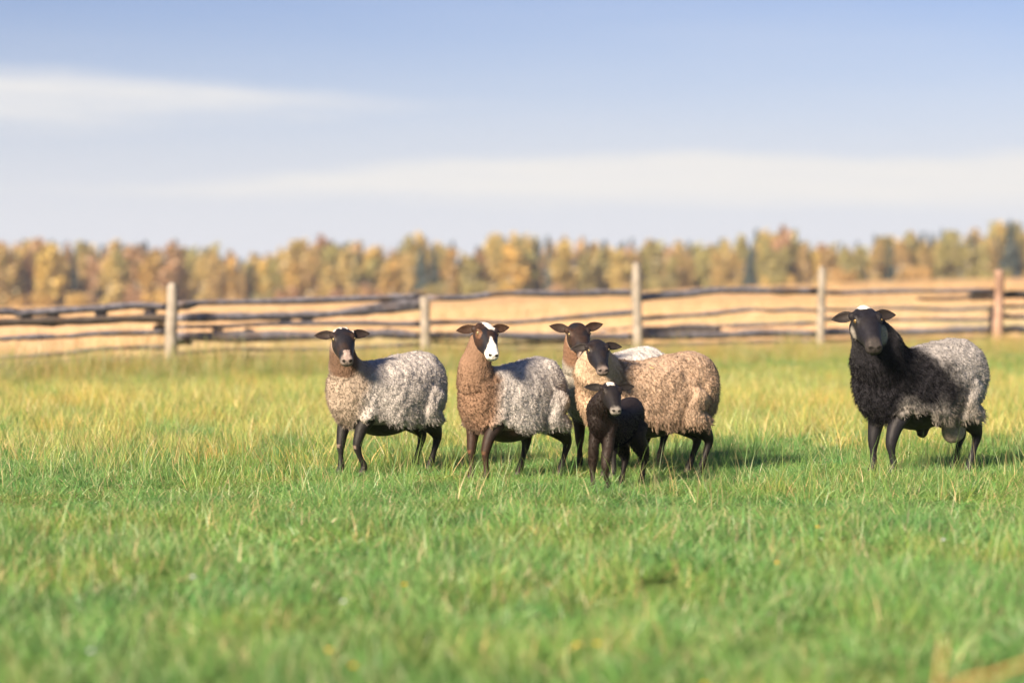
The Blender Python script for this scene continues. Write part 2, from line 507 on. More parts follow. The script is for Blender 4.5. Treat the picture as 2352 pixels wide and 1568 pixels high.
# ------------------------------------------------------------------ far wood: single trees
BARK_B = m_vcol('birch_bark', 0.8, 0.2, noise=0.35, nscale=2.0)
LEAF = {}
KINDS = {
    'ochre': ((0.48, 0.36, 0.15), 'ochre birch with a tall ragged crown in the far wood'),
    'olive': ((0.34, 0.31, 0.12), 'olive green birch turning yellow in the far wood'),
    'russet': ((0.40, 0.25, 0.14), 'russet brown aspen with a rounded crown in the far wood'),
    'gold': ((0.56, 0.40, 0.13), 'golden yellow birch in the far wood'),
    'spruce': ((0.055, 0.090, 0.090), 'dark blue green spruce between the yellow trees of the far wood'),
}
TREE_PROTO = {}


def tree_meshes(kind, seed):
    rg = np.random.default_rng(seed)
    h = 10.0
    base = np.array(KINDS[kind][0])
    mb = MB()
    n = 8
    zs = np.linspace(-0.4, h * 0.93, n)
    P = np.stack([np.cumsum(rg.normal(0, .07, n)), np.cumsum(rg.normal(0, .07, n)), zs], -1); P[0, :2] = 0
    bark = (0.45, 0.41, 0.35) if kind != 'spruce' else (0.07, 0.05, 0.04)
    mb.add(*tube(P, np.linspace(.17, .02, n), 7, up=(0, 1, 0)), bark)
    limbs = []
    nl = 14
    for i in range(nl):
        f = 0.22 + 0.7 * i / nl
        s = np.array([np.interp(f * h, zs, P[:, 0]), np.interp(f * h, zs, P[:, 1]), f * h])
        a = rg.uniform(0, 6.28); ln = (2.5 if kind != 'spruce' else 2.1) * (1.12 - f) * rg.uniform(.8, 1.25)
        e = s + np.array([math.cos(a) * ln, math.sin(a) * ln, ln * (0.7 if kind != 'spruce' else -0.2)])
        mid = (s + e) / 2 + np.array([0, 0, .12])
        mb.add(*tube(np.array([s, mid, e]), np.array([.05, .035, .012]), 5, up=(0, .3, 1)), bark)
        limbs.append((s, e))
    trunk = mb.mesh('trunk', BARK_B)
    # leaf clumps: sprays of small faces around limb ends, plus the leader
    C, K = [], []
    if kind == 'spruce':
        for f in np.linspace(0.08, 1.0, 26):
            rr = 1.75 * (1.03 - f) * rg.uniform(.85, 1.15); m = int(14 + 34 * (1 - f))
            a = rg.uniform(0, 6.28, m); q = rr * np.sqrt(rg.uniform(.25, 1, m))
            C.append(np.stack([q * np.cos(a), q * np.sin(a), f * h - q * .28 + rg.normal(0, .10, m)], -1))
    else:
        blobs = []
        for s, e in limbs:
            blobs.append((e, rg.uniform(.75, 1.2))); blobs.append((s * .45 + e * .55, rg.uniform(.7, 1.1)))
        for f in (.80, .9, .98):
            blobs.append((np.array([P[-1, 0], P[-1, 1], f * h]) + rg.normal(0, .15, 3), .62 - .3 * (f - .8)))
        for _ in range(9):                       # low skirt shoots
            a = rg.uniform(0, 6.28); blobs.append((np.array([math.cos(a) * 1.0, math.sin(a) * 1.0, rg.uniform(.3, 3.0)]), rg.uniform(.7, 1.05)))
        for c, r in blobs:
            m = int(30 * r / .8)
            d = nrm(rg.normal(0, 1, (m, 3))) * (rg.uniform(.15, 1, (m, 1)) ** .45) * r
            d[:, 2] *= 1.25
            C.append(c + d)
    C = np.vstack(C); m = len(C)
    size = rg.uniform(.28, .50, m) * (1.0 if kind != 'spruce' else 1.15)
    nn = nrm(rg.normal(0, 1, (m, 3)) + np.array([0, 0, .35]))
    u = nrm(np.cross(nn, nrm(rg.normal(0, 1, (m, 3))))); v = np.cross(nn, u)
    V = np.stack([C + u * size[:, None], C + v * size[:, None] * .75 + nn * size[:, None] * .15, C - u * size[:, None], C - v * size[:, None] * .75 + nn * size[:, None] * .15], 1).reshape(-1, 3)
    Q = np.arange(4 * m).reshape(-1, 4)
    tone = vnoise(C * .8 + seed)[:, None]
    col = base * (0.72 + .56 * tone) * rg.uniform(.86, 1.14, (m, 1))
    gy = rg.random((m, 1)) < .16
    if kind != 'spruce':
        col = np.where(gy, np.array([0.13, 0.14, 0.035]), col)
    crown = mesh_np('crown', V, Q, col=np.repeat(col, 4, 0), mat=LEAF_M, smooth=False)
    return trunk, crown


LEAF_M = m_leaf('tree_leaf', 0.18, 0.35, hue=0.012)
for ki, kind in enumerate(KINDS):
    TREE_PROTO[kind] = [tree_meshes(kind, 100 + 10 * ki + v) for v in range(3 if kind != 'spruce' else 2)]

TOPS = [(-300, 552), (0, 552), (150, 546), (215, 562), (300, 556), (400, 553), (440, 574), (500, 557), (530, 580), (610, 582), (690, 549), (800, 547), (880, 574), (950, 530), (1030, 550), (1062, 578), (1130, 540), (1250, 539), (1330, 555), (1480, 553), (1600, 560), (1750, 534), (1830, 532), (1865, 560), (1945, 562), (2020, 534), (2130, 528), (2200, 545), (2300, 511), (2360, 520), (2700, 520)]


def tree(kind, x, y, h, wide, rz, rg):
    tr, cr = TREE_PROTO[kind][rg.integers(len(TREE_PROTO[kind]))]
    root = empty('spruce_tree' if kind == 'spruce' else ('aspen_tree' if kind == 'russet' else 'birch_tree'), (x, y, float(ground_z(x, y))), rz)
    s = h / 10.6; root.scale = (s * wide, s * wide, s)
    tag(root, KINDS[kind][1], 'tree', 'trees of the far wood')
    obj('trunk', tr, root); obj('crown', cr, root)


def build_wood():
    rg = np.random.default_rng(21)
    tx, ty = zip(*TOPS)
    rows = ((446, 2.5, -2.0, 1.1, 1.25, (.32, .34, .12, .10, .12)), (458, 2.4, -.9, .8, 1.25, (.24, .30, .18, .05, .23)), (471, 2.3, .0, .6, 1.25, (.2, .26, .16, .04, .34)))
    kinds = list(KINDS)
    for d, sp, dh, sh, wide, pr in rows:
        x = -0.258 * d
        while x < 0.252 * d:
            px = x / d * FPX + 1176
            top = np.interp(px, tx, ty)
            y = d + rg.normal(0, 2.2)
            z = (HORIZON - top) / FPX * d + CAM_H
            h = z - float(ground_z(x, y)) + dh + rg.normal(0, sh)
            k = kinds[rg.choice(5, p=pr)]
            if px < 430 and k == 'olive' and rg.random() < .5:
                k = 'russet'
            if px > 900 and k == 'russet' and rg.random() < .6:
                k = 'olive'
            if k == 'spruce':
                h += .2
            tree(k, x, y, max(h, 7), wide * rg.uniform(.50, .95), rg.uniform(0, 6.28), rg)
            x += sp * rg.uniform(.5, 1.5)
    # low bushes along the edge of the wood
    for i in range(34):
        x = rg.uniform(-102, 102); y = 440 + rg.normal(0, 2)
        k = ['gold', 'ochre', 'olive', 'russet'][rg.integers(4)]
        bush(k, x, y, rg.uniform(1.6, 3.6), rg)
    bush('gold', (360 - 1176) / FPX * 436, 436, 3.6, rg); bush('gold', (40 - 1176) / FPX * 436, 436, 2.6, rg)


BUSH_M = {}
BUSH_L = {'gold': 'golden orange bush at the edge of the far wood', 'ochre': 'ochre bush at the edge of the far wood', 'olive': 'olive green bush at the edge of the far wood', 'russet': 'reddish brown bush at the edge of the far wood'}


def bush(kind, x, y, h, rg):
    if kind not in BUSH_M:
        r2 = np.random.default_rng(hash(kind) % 1 + 5 + len(kind))
        mb = MB(); C = []
        for _ in range(9):
            a = r2.uniform(0, 6.28); e = np.array([math.cos(a) * r2.uniform(.2, .55), math.sin(a) * r2.uniform(.2, .55), r2.uniform(.45, .95)])
            mb.add(*tube(np.array([[0, 0, -.05], e * .5 + [0, 0, .05], e]), np.array([.02, .014, .006]), 5, up=(0, .3, 1)), (.12, .09, .06))
            d = nrm(r2.normal(0, 1, (44, 3))) * r2.uniform(.3, 1, (44, 1)) ** .5 * .26
            C.append(e * [1, 1, .8] + d); C.append(e * [.9, .9, .4] + d * 1.1)
        C = np.vstack(C); C[:, 2] = np.abs(C[:, 2]); m = len(C)
        nn = nrm(r2.normal(0, 1, (m, 3))); u = nrm(np.cross(nn, nrm(r2.normal(0, 1, (m, 3))))); v = np.cross(nn, u); sz = r2.uniform(.035, .08, (m, 1))
        V = np.stack([C + u * sz, C + v * sz, C - u * sz, C - v * sz], 1).reshape(-1, 3)
        col = np.array(KINDS[kind][0]) * r2.uniform(.6, 1.3, (m, 1))
        BUSH_M[kind] = (mb.mesh('stem', BARK_B), mesh_np('foliage', V, np.arange(4 * m).reshape(-1, 4), col=np.repeat(col, 4, 0), mat=LEAF_M, smooth=False))
    root = empty('bush', (x, y, float(ground_z(x, y))), rg.uniform(0, 6.28))
    root.scale = (h * 1.1, h * 1.1, h)
    tag(root, BUSH_L[kind], 'bush', 'bushes at the edge of the far wood')
    obj('stem', BUSH_M[kind][0], root); obj('foliage', BUSH_M[kind][1], root)


build_wood()

# ------------------------------------------------------------------ sheep
M_SKIN = m_vcol('short_face_hair', 0.58, 0.26, sheen=0.0, noise=0.35, nscale=60, bump=0.25, bscale=160)
M_WOOL = m_vcol('wool', 0.95, 0.06, sheen=0.06, noise=0.14, nscale=75)


def wool_bump(m):
    """curl-sized lumps and finer crimp"""
    t = m.node_tree; p = t.nodes['Principled BSDF']
    tco = NN(t, 'ShaderNodeTexCoord')
    wn = NN(t, 'ShaderNodeTexNoise'); wn.inputs['Scale'].default_value = 45; wn.inputs['Detail'].default_value = 2; LK(t, tco.outputs['Object'], wn.inputs['Vector'])
    vm = NN(t, 'ShaderNodeVectorMath', operation='MULTIPLY_ADD'); LK(t, wn.outputs['Color'], vm.inputs[0]); vm.inputs[1].default_value = (.022, .022, .022); LK(t, tco.outputs['Object'], vm.inputs[2])
    mp = NN(t, 'ShaderNodeMapping'); mp.inputs['Scale'].default_value = (1, 1, .78); LK(t, vm.outputs[0], mp.inputs[0])
    vo = NN(t, 'ShaderNodeTexVoronoi', feature='SMOOTH_F1'); vo.inputs['Scale'].default_value = 72; vo.inputs['Smoothness'].default_value = .35; LK(t, mp.outputs[0], vo.inputs['Vector'])
    fn = NN(t, 'ShaderNodeTexNoise'); fn.inputs['Scale'].default_value = 190; fn.inputs['Detail'].default_value = 3; LK(t, tco.outputs['Object'], fn.inputs['Vector'])
    h = MATH(t, 'ADD', MATH(t, 'MULTIPLY', vo.outputs['Distance'], -1.0), MATH(t, 'MULTIPLY', fn.outputs['Fac'], .45))
    b = NN(t, 'ShaderNodeBump'); b.inputs['Strength'].default_value = 0.6; b.inputs['Distance'].default_value = 0.007
    LK(t, h, b.inputs['Height']); LK(t, b.outputs[0], p.inputs['Normal'])


wool_bump(M_WOOL)


def m_hair():
    """single wool hairs: light goes partly through them"""
    m, t, p, o = material('wool_hair')
    a = NN(t, 'ShaderNodeAttribute', attribute_name='Col')
    d = NN(t, 'ShaderNodeBsdfDiffuse'); tr = NN(t, 'ShaderNodeBsdfTranslucent'); mx = NN(t, 'ShaderNodeMixShader'); mx.inputs[0].default_value = .5
    LK(t, a.outputs['Color'], d.inputs[0]); LK(t, a.outputs['Color'], tr.inputs[0]); LK(t, d.outputs[0], mx.inputs[1]); LK(t, tr.outputs[0], mx.inputs[2]); LK(t, mx.outputs[0], o.inputs[0])
    t.nodes.remove(p)
    return m


M_HAIR = m_hair()
M_EYE = m_vcol('eye_glaze', 0.08, 0.6)
M_HOOF = m_vcol('hoof_horn', 0.5, 0.4)

TORSO = np.array([  # x, centre z, half height, half width
    (-.400, .53, .03, .03), (-.388, .53, .095, .075), (-.355, .515, .155, .125), (-.29, .506, .196, .160), (-.19, .482, .210, .180), (-.07, .456, .220, .196), (.05, .440, .216, .190),
    (.14, .453, .201, .168), (.22, .474, .190, .140), (.29, .489, .170, .116), (.345, .500, .134, .090), (.375, .505, .085, .055), (.388, .51, .03, .03)])
HEAD = np.array([   # t along the nose, half width, top, bottom
    (-.055, .022, -.018, -.055), (-.045, .046, -.002, -.080), (-.015, .062, .018, -.098), (.02, .071, .028, -.112), (.055, .0745, .032, -.120), (.085, .072, .032, -.120),
    (.115, .0655, .030, -.113), (.15, .0565, .025, -.100), (.185, .0485, .019, -.085), (.212, .0455, .013, -.077), (.238, .0450, .005, -.074), (.256, .0425, -.004, -.070), (.268, .034, -.014, -.061), (.273, .014, -.028, -.046)])


def superloft(C, A, B, w, top, bot, sides=22, e=2.3):
    """rings around C; A sideways, B up; w half width; top/bottom offsets along B"""
    th = np.linspace(0, 2 * np.pi, sides, endpoint=False)
    c, s = np.cos(th), np.sin(th)
    cx = np.sign(c) * np.abs(c) ** (2 / e); sy = np.sign(s) * np.abs(s) ** (2 / e)
    mid = (top + bot) / 2; hh = (top - bot) / 2
    V = C[:, None] + A[None, None] * (cx[None, :, None] * w[:, None, None]) + B[None, None] * ((mid[:, None] + sy[None] * hh[:, None])[..., None])
    n = len(C); V = V.reshape(-1, 3)
    i = np.arange(n - 1)[:, None] * sides; j = np.arange(sides)[None]; k = (j + 1) % sides
    Q = np.stack([i + j, i + k, i + sides + k, i + sides + j], -1).reshape(-1, 4)
    V = np.vstack([V, C[0] + B * mid[0], C[-1] + B * mid[-1]]); a, b = len(V) - 2, len(V) - 1
    j = np.arange(sides); k = (j + 1) % sides
    T = np.vstack([np.stack([np.full(sides, a), k, j], -1), np.stack([np.full(sides, b), (n - 1) * sides + j, (n - 1) * sides + k], -1)])
    return V, Q, T


def remesh(V, Q, T, voxel, smooth_it):
    me = mesh_np('tmp', V, Q, T)
    o = bpy.data.objects.new('tmp', me); COL.objects.link(o)
    m = o.modifiers.new('r', 'REMESH'); m.mode = 'VOXEL'; m.voxel_size = voxel; m.adaptivity = 0.0
    s = o.modifiers.new('s', 'SMOOTH'); s.factor = 0.5; s.iterations = smooth_it
    dg = bpy.context.evaluated_depsgraph_get(); dg.update()
    out = bpy.data.meshes.new_from_object(o.evaluated_get(dg))
    nv = len(out.vertices); V = np.empty(nv * 3, np.float32); out.vertices.foreach_get('co', V)
    N = np.empty(nv * 3, np.float32); out.vertices.foreach_get('normal', N)
    npol = len(out.polygons); lt = np.empty(npol, np.int32); out.polygons.foreach_get('loop_total', lt)
    li = np.empty(len(out.loops), np.int32); out.loops.foreach_get('vertex_index', li)
    assert (lt == 4).all()
    bpy.data.objects.remove(o); bpy.data.meshes.remove(me); bpy.data.meshes.remove(out)
    return V.reshape(-1, 3).astype(float), N.reshape(-1, 3).astype(float), li.reshape(-1, 4)


def ear_mesh(base, axis, wide, face, L, Wd):
    """leaf shaped cupped ear; axis to the tip, wide across, face = side of the opening"""
    nu, nv = 9, 7
    u = np.linspace(0, 1, nu); v = np.linspace(-1, 1, nv)
    wu = Wd * np.interp(u, (0, .12, .35, .6, .82, .94, 1), (.55, .72, 1.0, .90, .52, .22, .02))
    U, Vv = np.meshgrid(u, v, indexing='ij')
    cup = 0.42 * (1 - Vv ** 2) * wu[:, None]
    droop = -0.10 * U ** 2 * L
    th = 0.0035
    shells = []
    for s in (1, -1):
        P = base + axis * (U * L)[..., None] + wide * (Vv * wu[:, None] + droop * .5)[..., None] + face * (-cup + s * th * (1 - .6 * np.abs(Vv)))[..., None]
        shells.append(P.reshape(-1, 3))
    V = np.vstack(shells); m = nu * nv
    i = (np.arange(nu - 1)[:, None] * nv + np.arange(nv - 1)[None]).ravel()
    Q1 = np.stack([i, i + nv, i + nv + 1, i + 1], -1); Q2 = Q1[:, ::-1] + m
    # rim
    rim = list(range(0, nv)) + [k * nv + nv - 1 for k in range(1, nu)] + [(nu - 1) * nv + k for k in range(nv - 2, -1, -1)] + [k * nv for k in range(nu - 2, 0, -1)]
    rim = np.array(rim); r2 = np.roll(rim, -1)
    Q3 = np.stack([rim, r2, r2 + m, rim + m], -1)
    inner = np.zeros(len(V)); inner[:m] = 1
    return V, np.vstack([Q1, Q2, Q3]), inner, np.concatenate([U.ravel(), U.ravel()])


def locks(P, N, ln, rad, col, tipcol, rg, curl=0.5, droop=0.5, rings=4, freq=1.0, nclump=9000, clumpy=.55):
    """P roots (N,3): hair strips gathered into curly clumps; returns V, Q, colours, normals"""
    n = len(P)
    ci = rg.choice(n, min(nclump, n), replace=False)
    kd = KDTree(len(ci))
    for k, i in enumerate(ci):
        kd.insert(P[i], k)
    kd.balance()
    own = np.array([kd.find(p)[1] for p in P])
    Cp, Cn = P[ci][own], N[ci][own]
    m = len(ci)

    def cr(lo, hi, sh=()):
        return rg.uniform(lo, hi, (m, *sh))[own]
    fld = np.stack([vnoise(Cp * 7 + 3.1), vnoise(Cp * 7 + 17.7), vnoise(Cp * 7 + 29.3)], -1) - .5
    d = nrm(Cn + fld * 1.0 + rg.normal(0, .30, (m, 3))[own] + np.array([0, 0, -1]) * droop * .45)
    dn = nrm(d + rg.normal(0, .16, (n, 3)))
    lc = ln * cr(.75, 1.2) * rg.uniform(.85, 1.1, n)
    s1 = nrm(np.cross(d, nrm(rg.normal(0, 1, (m, 3))[own]))); s2 = np.cross(d, s1)
    ph = cr(0, 6.28); fq = cr(.8, 1.25) * freq; cu = cr(.6, 1.4) * curl
    pts = []
    for k in range(rings):
        s = k / (rings - 1)
        own_p = P - N * .006 + dn * (lc * s)[:, None]
        cl_p = Cp - Cn * .006 + d * (lc * s)[:, None] + (P - Cp) * .38
        q = lerp(own_p, cl_p, clumpy * s ** .8)
        q = q + np.array([0, 0, -1]) * (lc * droop * .4 * s * s)[:, None]
        a = ph + s * fq * 6.28
        q = q + (s1 * np.cos(a)[:, None] + s2 * np.sin(a)[:, None]) * (lc * cu * .24 * min(1, s * 2))[:, None]
        pts.append(q)
    pts = np.stack(pts, 1)
    tan = nrm(np.gradient(pts, axis=1))
    wv = nrm(np.cross(tan, N[:, None] + rg.normal(0, .35, (n, 1, 3))))
    prof = np.interp(np.linspace(0, 1, rings), (0, .25, .6, .85, 1), (.9, 1.0, .95, .7, .15))
    off = wv * (rad[:, None] * prof[None])[..., None]
    V = np.stack([pts - off, pts + off], 2)
    fn = nrm(np.cross(wv, tan)); fn = fn * np.sign((fn * N[:, None]).sum(-1, keepdims=True) + 1e-6)
    axis = cl_p - pts[:, -1]
    nn_ = nrm(N[:, None] * .75 + fn * .45 + nrm(P - Cp + 1e-6)[:, None] * .45)
    Nn = np.repeat(nn_[:, :, None], 2, 2)
    i = np.arange(rings - 1) * 2
    q = np.stack([i, i + 1, i + 3, i + 2], -1)
    Q = (np.arange(n) * rings * 2)[:, None, None] + q[None]
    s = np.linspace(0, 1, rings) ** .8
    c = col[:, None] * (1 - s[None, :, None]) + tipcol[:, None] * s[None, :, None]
    C = np.repeat(c[:, :, None], 2, 2)
    return V.reshape(-1, 3), Q.reshape(-1, 4), C.reshape(-1, 3), Nn.reshape(-1, 3)


def eye_mesh(rad, out, up, iris):
    """ball with an amber iris and a level slit pupil facing 'out'"""
    nu, nv = 24, 22
    th = np.linspace(0, np.pi, nv); ph = np.linspace(0, 2 * np.pi, nu, endpoint=False)
    side = nrm(np.cross(up, out)); up2 = np.cross(out, side)
    T, Pp = np.meshgrid(th, ph, indexing='ij')
    x = np.sin(T) * np.cos(Pp); y = np.sin(T) * np.sin(Pp); z = np.cos(T)
    V = (side * x[..., None] + up2 * y[..., None] + out * z[..., None]).reshape(-1, 3) * rad
    i = np.arange(nv - 1)[:, None] * nu; j = np.arange(nu)[None]; k = (j + 1) % nu
    Q = np.stack([i + j, i + nu + j, i + nu + k, i + k], -1).reshape(-1, 4)
    X, Y, T = x.ravel(), y.ravel(), T.ravel()
    col = np.broadcast_to(np.array(iris), (len(V), 3)).copy()
    col[T > 1.15] = (.02, .014, .012)
    col[(np.abs(X) < .55) & (np.abs(Y) < .30) & (T < 1.2)] = (.004, .004, .005)
    return mesh_np('eye', V, Q, col=col, mat=M_EYE)


HORN = (0.045, 0.038, 0.035)


def sheep(name, label, c, fwd, sc, head, legs, colour, wool, seed, neck=None, body=None, iris=(.42, .33, .15), tail=True, extra=None, tone=None):
    """c: ground point, fwd: heading (deg, world), head: dict(pos world, yaw deg world, pitch, roll, size)
    legs: four lists of local joints [(x,y,z,r)...]; colour(region, P, Hd)->(N,3); wool: dict"""
    rg = np.random.default_rng(seed)
    root = empty(name, (c[0], c[1], float(ground_z(c[0], c[1]))), R(fwd), sc)
    tag(root, label, 'sheep' if name != 'lamb' else 'lamb', 'sheep standing in the pasture')
    bpy.context.view_layer.update()
    Mw = np.array(root.matrix_world.inverted())
    poll = (Mw @ np.array([*head['pos'], 1]))[:3]
    yaw = R(head['yaw'] - fwd); pt = R(head['pitch']); hs = head.get('size', 1.0)
    a = np.array([math.cos(yaw) * math.cos(pt), math.sin(yaw) * math.cos(pt), -math.sin(pt)])
    b = nrm(np.cross((0, 0, 1), a))                         # to the animal's left
    cdir = np.cross(a, b)
    rl = R(head.get('roll', 0)); b, cdir = b * math.cos(rl) + cdir * math.sin(rl), cdir * math.cos(rl) - b * math.sin(rl)
    mb = MB(); bones = []                                    # bones: (points, radius, region)
    to = TORSO.copy()
    if body is not None:
        to[:, 2] *= body.get('h', 1); to[:, 3] *= body.get('w', 1); to[:, 0] *= body.get('l', 1); to[:, 1] += body.get('z', 0)
        if 'sag' in body:
            to[:, 1] += body['sag'] * np.exp(-((to[:, 0] - .0) / .2) ** 2)
    T = spline(to, 40)
    V, Q, Tt = superloft(np.stack([T[:, 0], T[:, 0] * 0, T[:, 1]], -1), np.array([0, 1., 0]), np.array([0, 0, 1.]), np.abs(T[:, 3]), np.abs(T[:, 2]), -np.abs(T[:, 2]), 28, 2.25)
    # gentle unevenness of a living back
    V = V + nrm(V - [0, 0, .46]) * ((vnoise(V * 5 + seed) - .5) * .018)[:, None]
    mb.add(V, Q, Tt); bones.append((np.stack([T[:, 0], T[:, 0] * 0, T[:, 1]], -1), (np.abs(T[:, 2]) + np.abs(T[:, 3])) / 2, 0))
    # head
    Hs = spline(HEAD, 30) * hs
    Hc = poll + a * Hs[:, :1]
    mb.add(*superloft(Hc, b, cdir, np.abs(Hs[:, 1]) * .96, Hs[:, 2], Hs[:, 3], 24, 2.35))
    bones.append((Hc + cdir * ((Hs[:, 2] + Hs[:, 3]) / 2)[:, None], np.maximum((np.abs(Hs[:, 1]) + (Hs[:, 2] - Hs[:, 3]) / 2) / 2, .02), 1))
    hp = lambda t, l, d: poll + hs * (a * t + b * l + cdir * d)

    def ball(p, r, k=(1, 1, 1)):
        th = np.linspace(0, np.pi, 9); ph = np.linspace(0, 2 * np.pi, 12, endpoint=False)
        A, B = np.meshgrid(th, ph, indexing='ij')
        X = (np.cos(A)[..., None] * a * k[0] + (np.sin(A) * np.cos(B))[..., None] * b * k[1] + (np.sin(A) * np.sin(B))[..., None] * cdir * k[2]).reshape(-1, 3) * r + p
        i = np.arange(8)[:, None] * 12; j = np.arange(12)[None]; kk = (j + 1) % 12
        mb.add(X, np.stack([i + j, i + 12 + j, i + 12 + kk, i + kk], -1).reshape(-1, 4), np.zeros((0, 3), int))
    for s in (1, -1):
        ball(hp(.056, s * .056, .012), .021 * hs, (1.3, .9, .8))      # brow
        ball(hp(.0665, s * .0605, .006), .0125 * hs, (.75, 1, 1.2)); ball(hp(.0890, s * .0590, .002), .0110 * hs, (.7, 1, 1.2))   # eyelids
        ball(hp(.252, s * .021, -.020), .018 * hs, (.9, 1, .9))        # nostril wing
        ball(hp(.10, s * .050, -.02), .022 * hs, (1.5, .7, .9))       # cheek bone
        ball(hp(-.005, s * .055, -.03), .024 * hs, (1, 1.2, 1))       # ear root
    ball(hp(.246, 0, -.062), .024 * hs, (.9, 1.15, .60))              # chin
    # neck
    nb = neck or {}
    n0 = np.array([.15, 0, .50]); n1 = np.array(nb.get('mid', (.285, .01, .60))); n3 = hp(.015, 0, -.055)
    n2 = lerp(n1, n3, .55) + np.array(nb.get('bow', (.02, 0, .0)))
    rr = np.array(nb.get('r', (.146, .099, .073, .058)))
    Np = spline(np.hstack([np.array([n0, n1, n2, n3]), rr[:, None]]), 22)
    mb.add(*tube(Np[:, :3], Np[:, 3], 20, up=(1, 0, 0.2))); bones.append((Np[:, :3], Np[:, 3], 2))
    # legs
    for li, J in enumerate(legs):
        Jp = spline(np.array(J, float), 34); Jp[:, 3] = np.maximum(Jp[:, 3], .012)
        mb.add(*tube(Jp[:, :3], Jp[:, 3], 14, up=(0, 1, 0))); bones.append((Jp[:, :3], Jp[:, 3], 3 if li < 2 else 4))
    if tail:
        tp = np.array([(-.365, 0, .58, .045), (-.415, 0, .54, .04), (-.435, 0, .45, .035), (-.43, 0, .37, .02)]) if tail is True else np.array(tail)
        tp = spline(tp, 14); mb.add(*tube(tp[:, :3], tp[:, 3], 10, up=(0, 1, 0))); bones.append((tp[:, :3], tp[:, 3], 5))
    for e in (extra or []):
        E = spline(np.array(e[0], float), 16); mb.add(*tube(E[:, :3], E[:, 3], 14, up=(0, 1, 0.1))); bones.append((E[:, :3], E[:, 3], e[1]))
    V, Q, Tn, _ = mb.arrays()
    V, N, Q = remesh(V, Q, Tn, 0.0068 if sc > .8 else .0066, 3 if sc > .8 else 7)
    # which bone does a vertex belong to
    best = np.full(len(V), 1e9); reg = np.zeros(len(V), int)
    for P, r, k in bones:
        for ch in range(0, len(V), 20000):
            D = np.linalg.norm(V[ch:ch + 20000, None] - P[None], axis=2)
            sco = (D / r[None]).min(1)
            m = sco < best[ch:ch + 20000]; best[ch:ch + 20000][m] = sco[m]; reg[ch:ch + 20000][m] = k
    Hd = np.stack([(V - poll) @ a, (V - poll) @ b, (V - poll) @ cdir], -1) / hs
    reg[(reg == 2) & crown_skin(Hd)] = 1
    inhead = (reg == 1)
    C = colour(reg, V, Hd)
    # eye sockets, nostrils, mouth line, knees
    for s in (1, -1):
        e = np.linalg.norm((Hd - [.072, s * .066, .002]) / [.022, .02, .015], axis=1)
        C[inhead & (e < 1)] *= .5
        q = np.linalg.norm((Hd - [.268, s * .0205, -.020 + .15 * 0]) / [.020, .0125, .0085], axis=1)
        mk = q < 1.0
        C[mk] = (.006, .005, .005); V[mk] -= a * hs * .006 * (1 - q[mk, None])
    mouth = inhead & (Hd[:, 0] > .19) & (np.abs(Hd[:, 2] + .052 + .10 * (.27 - Hd[:, 0])) < .0045)
    C[mouth] *= .35
    phil = inhead & (Hd[:, 0] > .24) & (np.abs(Hd[:, 1]) < .003) & (Hd[:, 2] < -.02) & (Hd[:, 2] > -.05)
    C[phil] *= .5
    C[(V[:, 2] < .035) & ((reg == 3) | (reg == 4))] = HORN
    Vb, Qb, Cb = V, Q, C
    # ears join the same mesh
    for s in (1, -1):
        up = np.array([0, 0, 1.0])
        el_ = head.get('ear', (8, 8))[0 if s > 0 else 1] - 5
        bl = nrm(np.array([b[0], b[1], 0])) * s
        fr = nrm(np.array([a[0], a[1], 0]))
        ax = nrm(bl * math.cos(R(el_)) + up * math.sin(R(el_)) - fr * .18)
        wd = nrm(up - ax * np.dot(up, ax)); fc = nrm(np.cross(wd, ax)); fc = fc if np.dot(fc, fr) > 0 else -fc
        tw = R(12); wd, fc = wd * math.cos(tw) - fc * math.sin(tw), fc * math.cos(tw) + wd * math.sin(tw)
        fc = nrm(fc - ax * np.dot(fc, ax))
        Ve, Qe, inn, uu = ear_mesh(hp(-.004, s * .052, -.026), ax, wd, fc, .127 * hs * head.get('earlen', 1), .0300 * hs * head.get('earw', 1))
        ce = lerp(np.array(head.get('earout', (.009, .008, .009))), np.array(head.get('earin', (.016, .010, .009))), inn[:, None])
        Qb = np.vstack([Qb, Qe + len(Vb)]); Vb = np.vstack([Vb, Ve]); Cb = np.vstack([Cb, ce])
    o = obj('body', mesh_np('body', Vb, Qb, col=Cb, mat=M_SKIN), root)
    # eyes
    for s in (1, -1):
        outd = nrm(b * s * .66 + a * .62 + cdir * .38)
        er = .0098 * hs
        obj('eye', eye_mesh(er, outd, cdir * .3 - a * .95, iris), root, Vector(hp(.078, s * .0634, .004)))
    # fleece
    w_, ln, rad, cl, tip = wool['field'](reg, V, N, Hd)
    tri = np.vstack([Q[:, [0, 1, 2]], Q[:, [0, 2, 3]]])
    e1 = V[tri[:, 1]] - V[tri[:, 0]]; e2 = V[tri[:, 2]] - V[tri[:, 0]]
    ar = np.linalg.norm(np.cross(e1, e2), axis=1) * w_[tri].mean(1)
    shell_v = np.zeros((0, 3)); shell_q = np.zeros((0, 4), int); shell_c = np.zeros((0, 3))
    thick = wool.get('shell', .020)
    wq = w_[Q].mean(1)
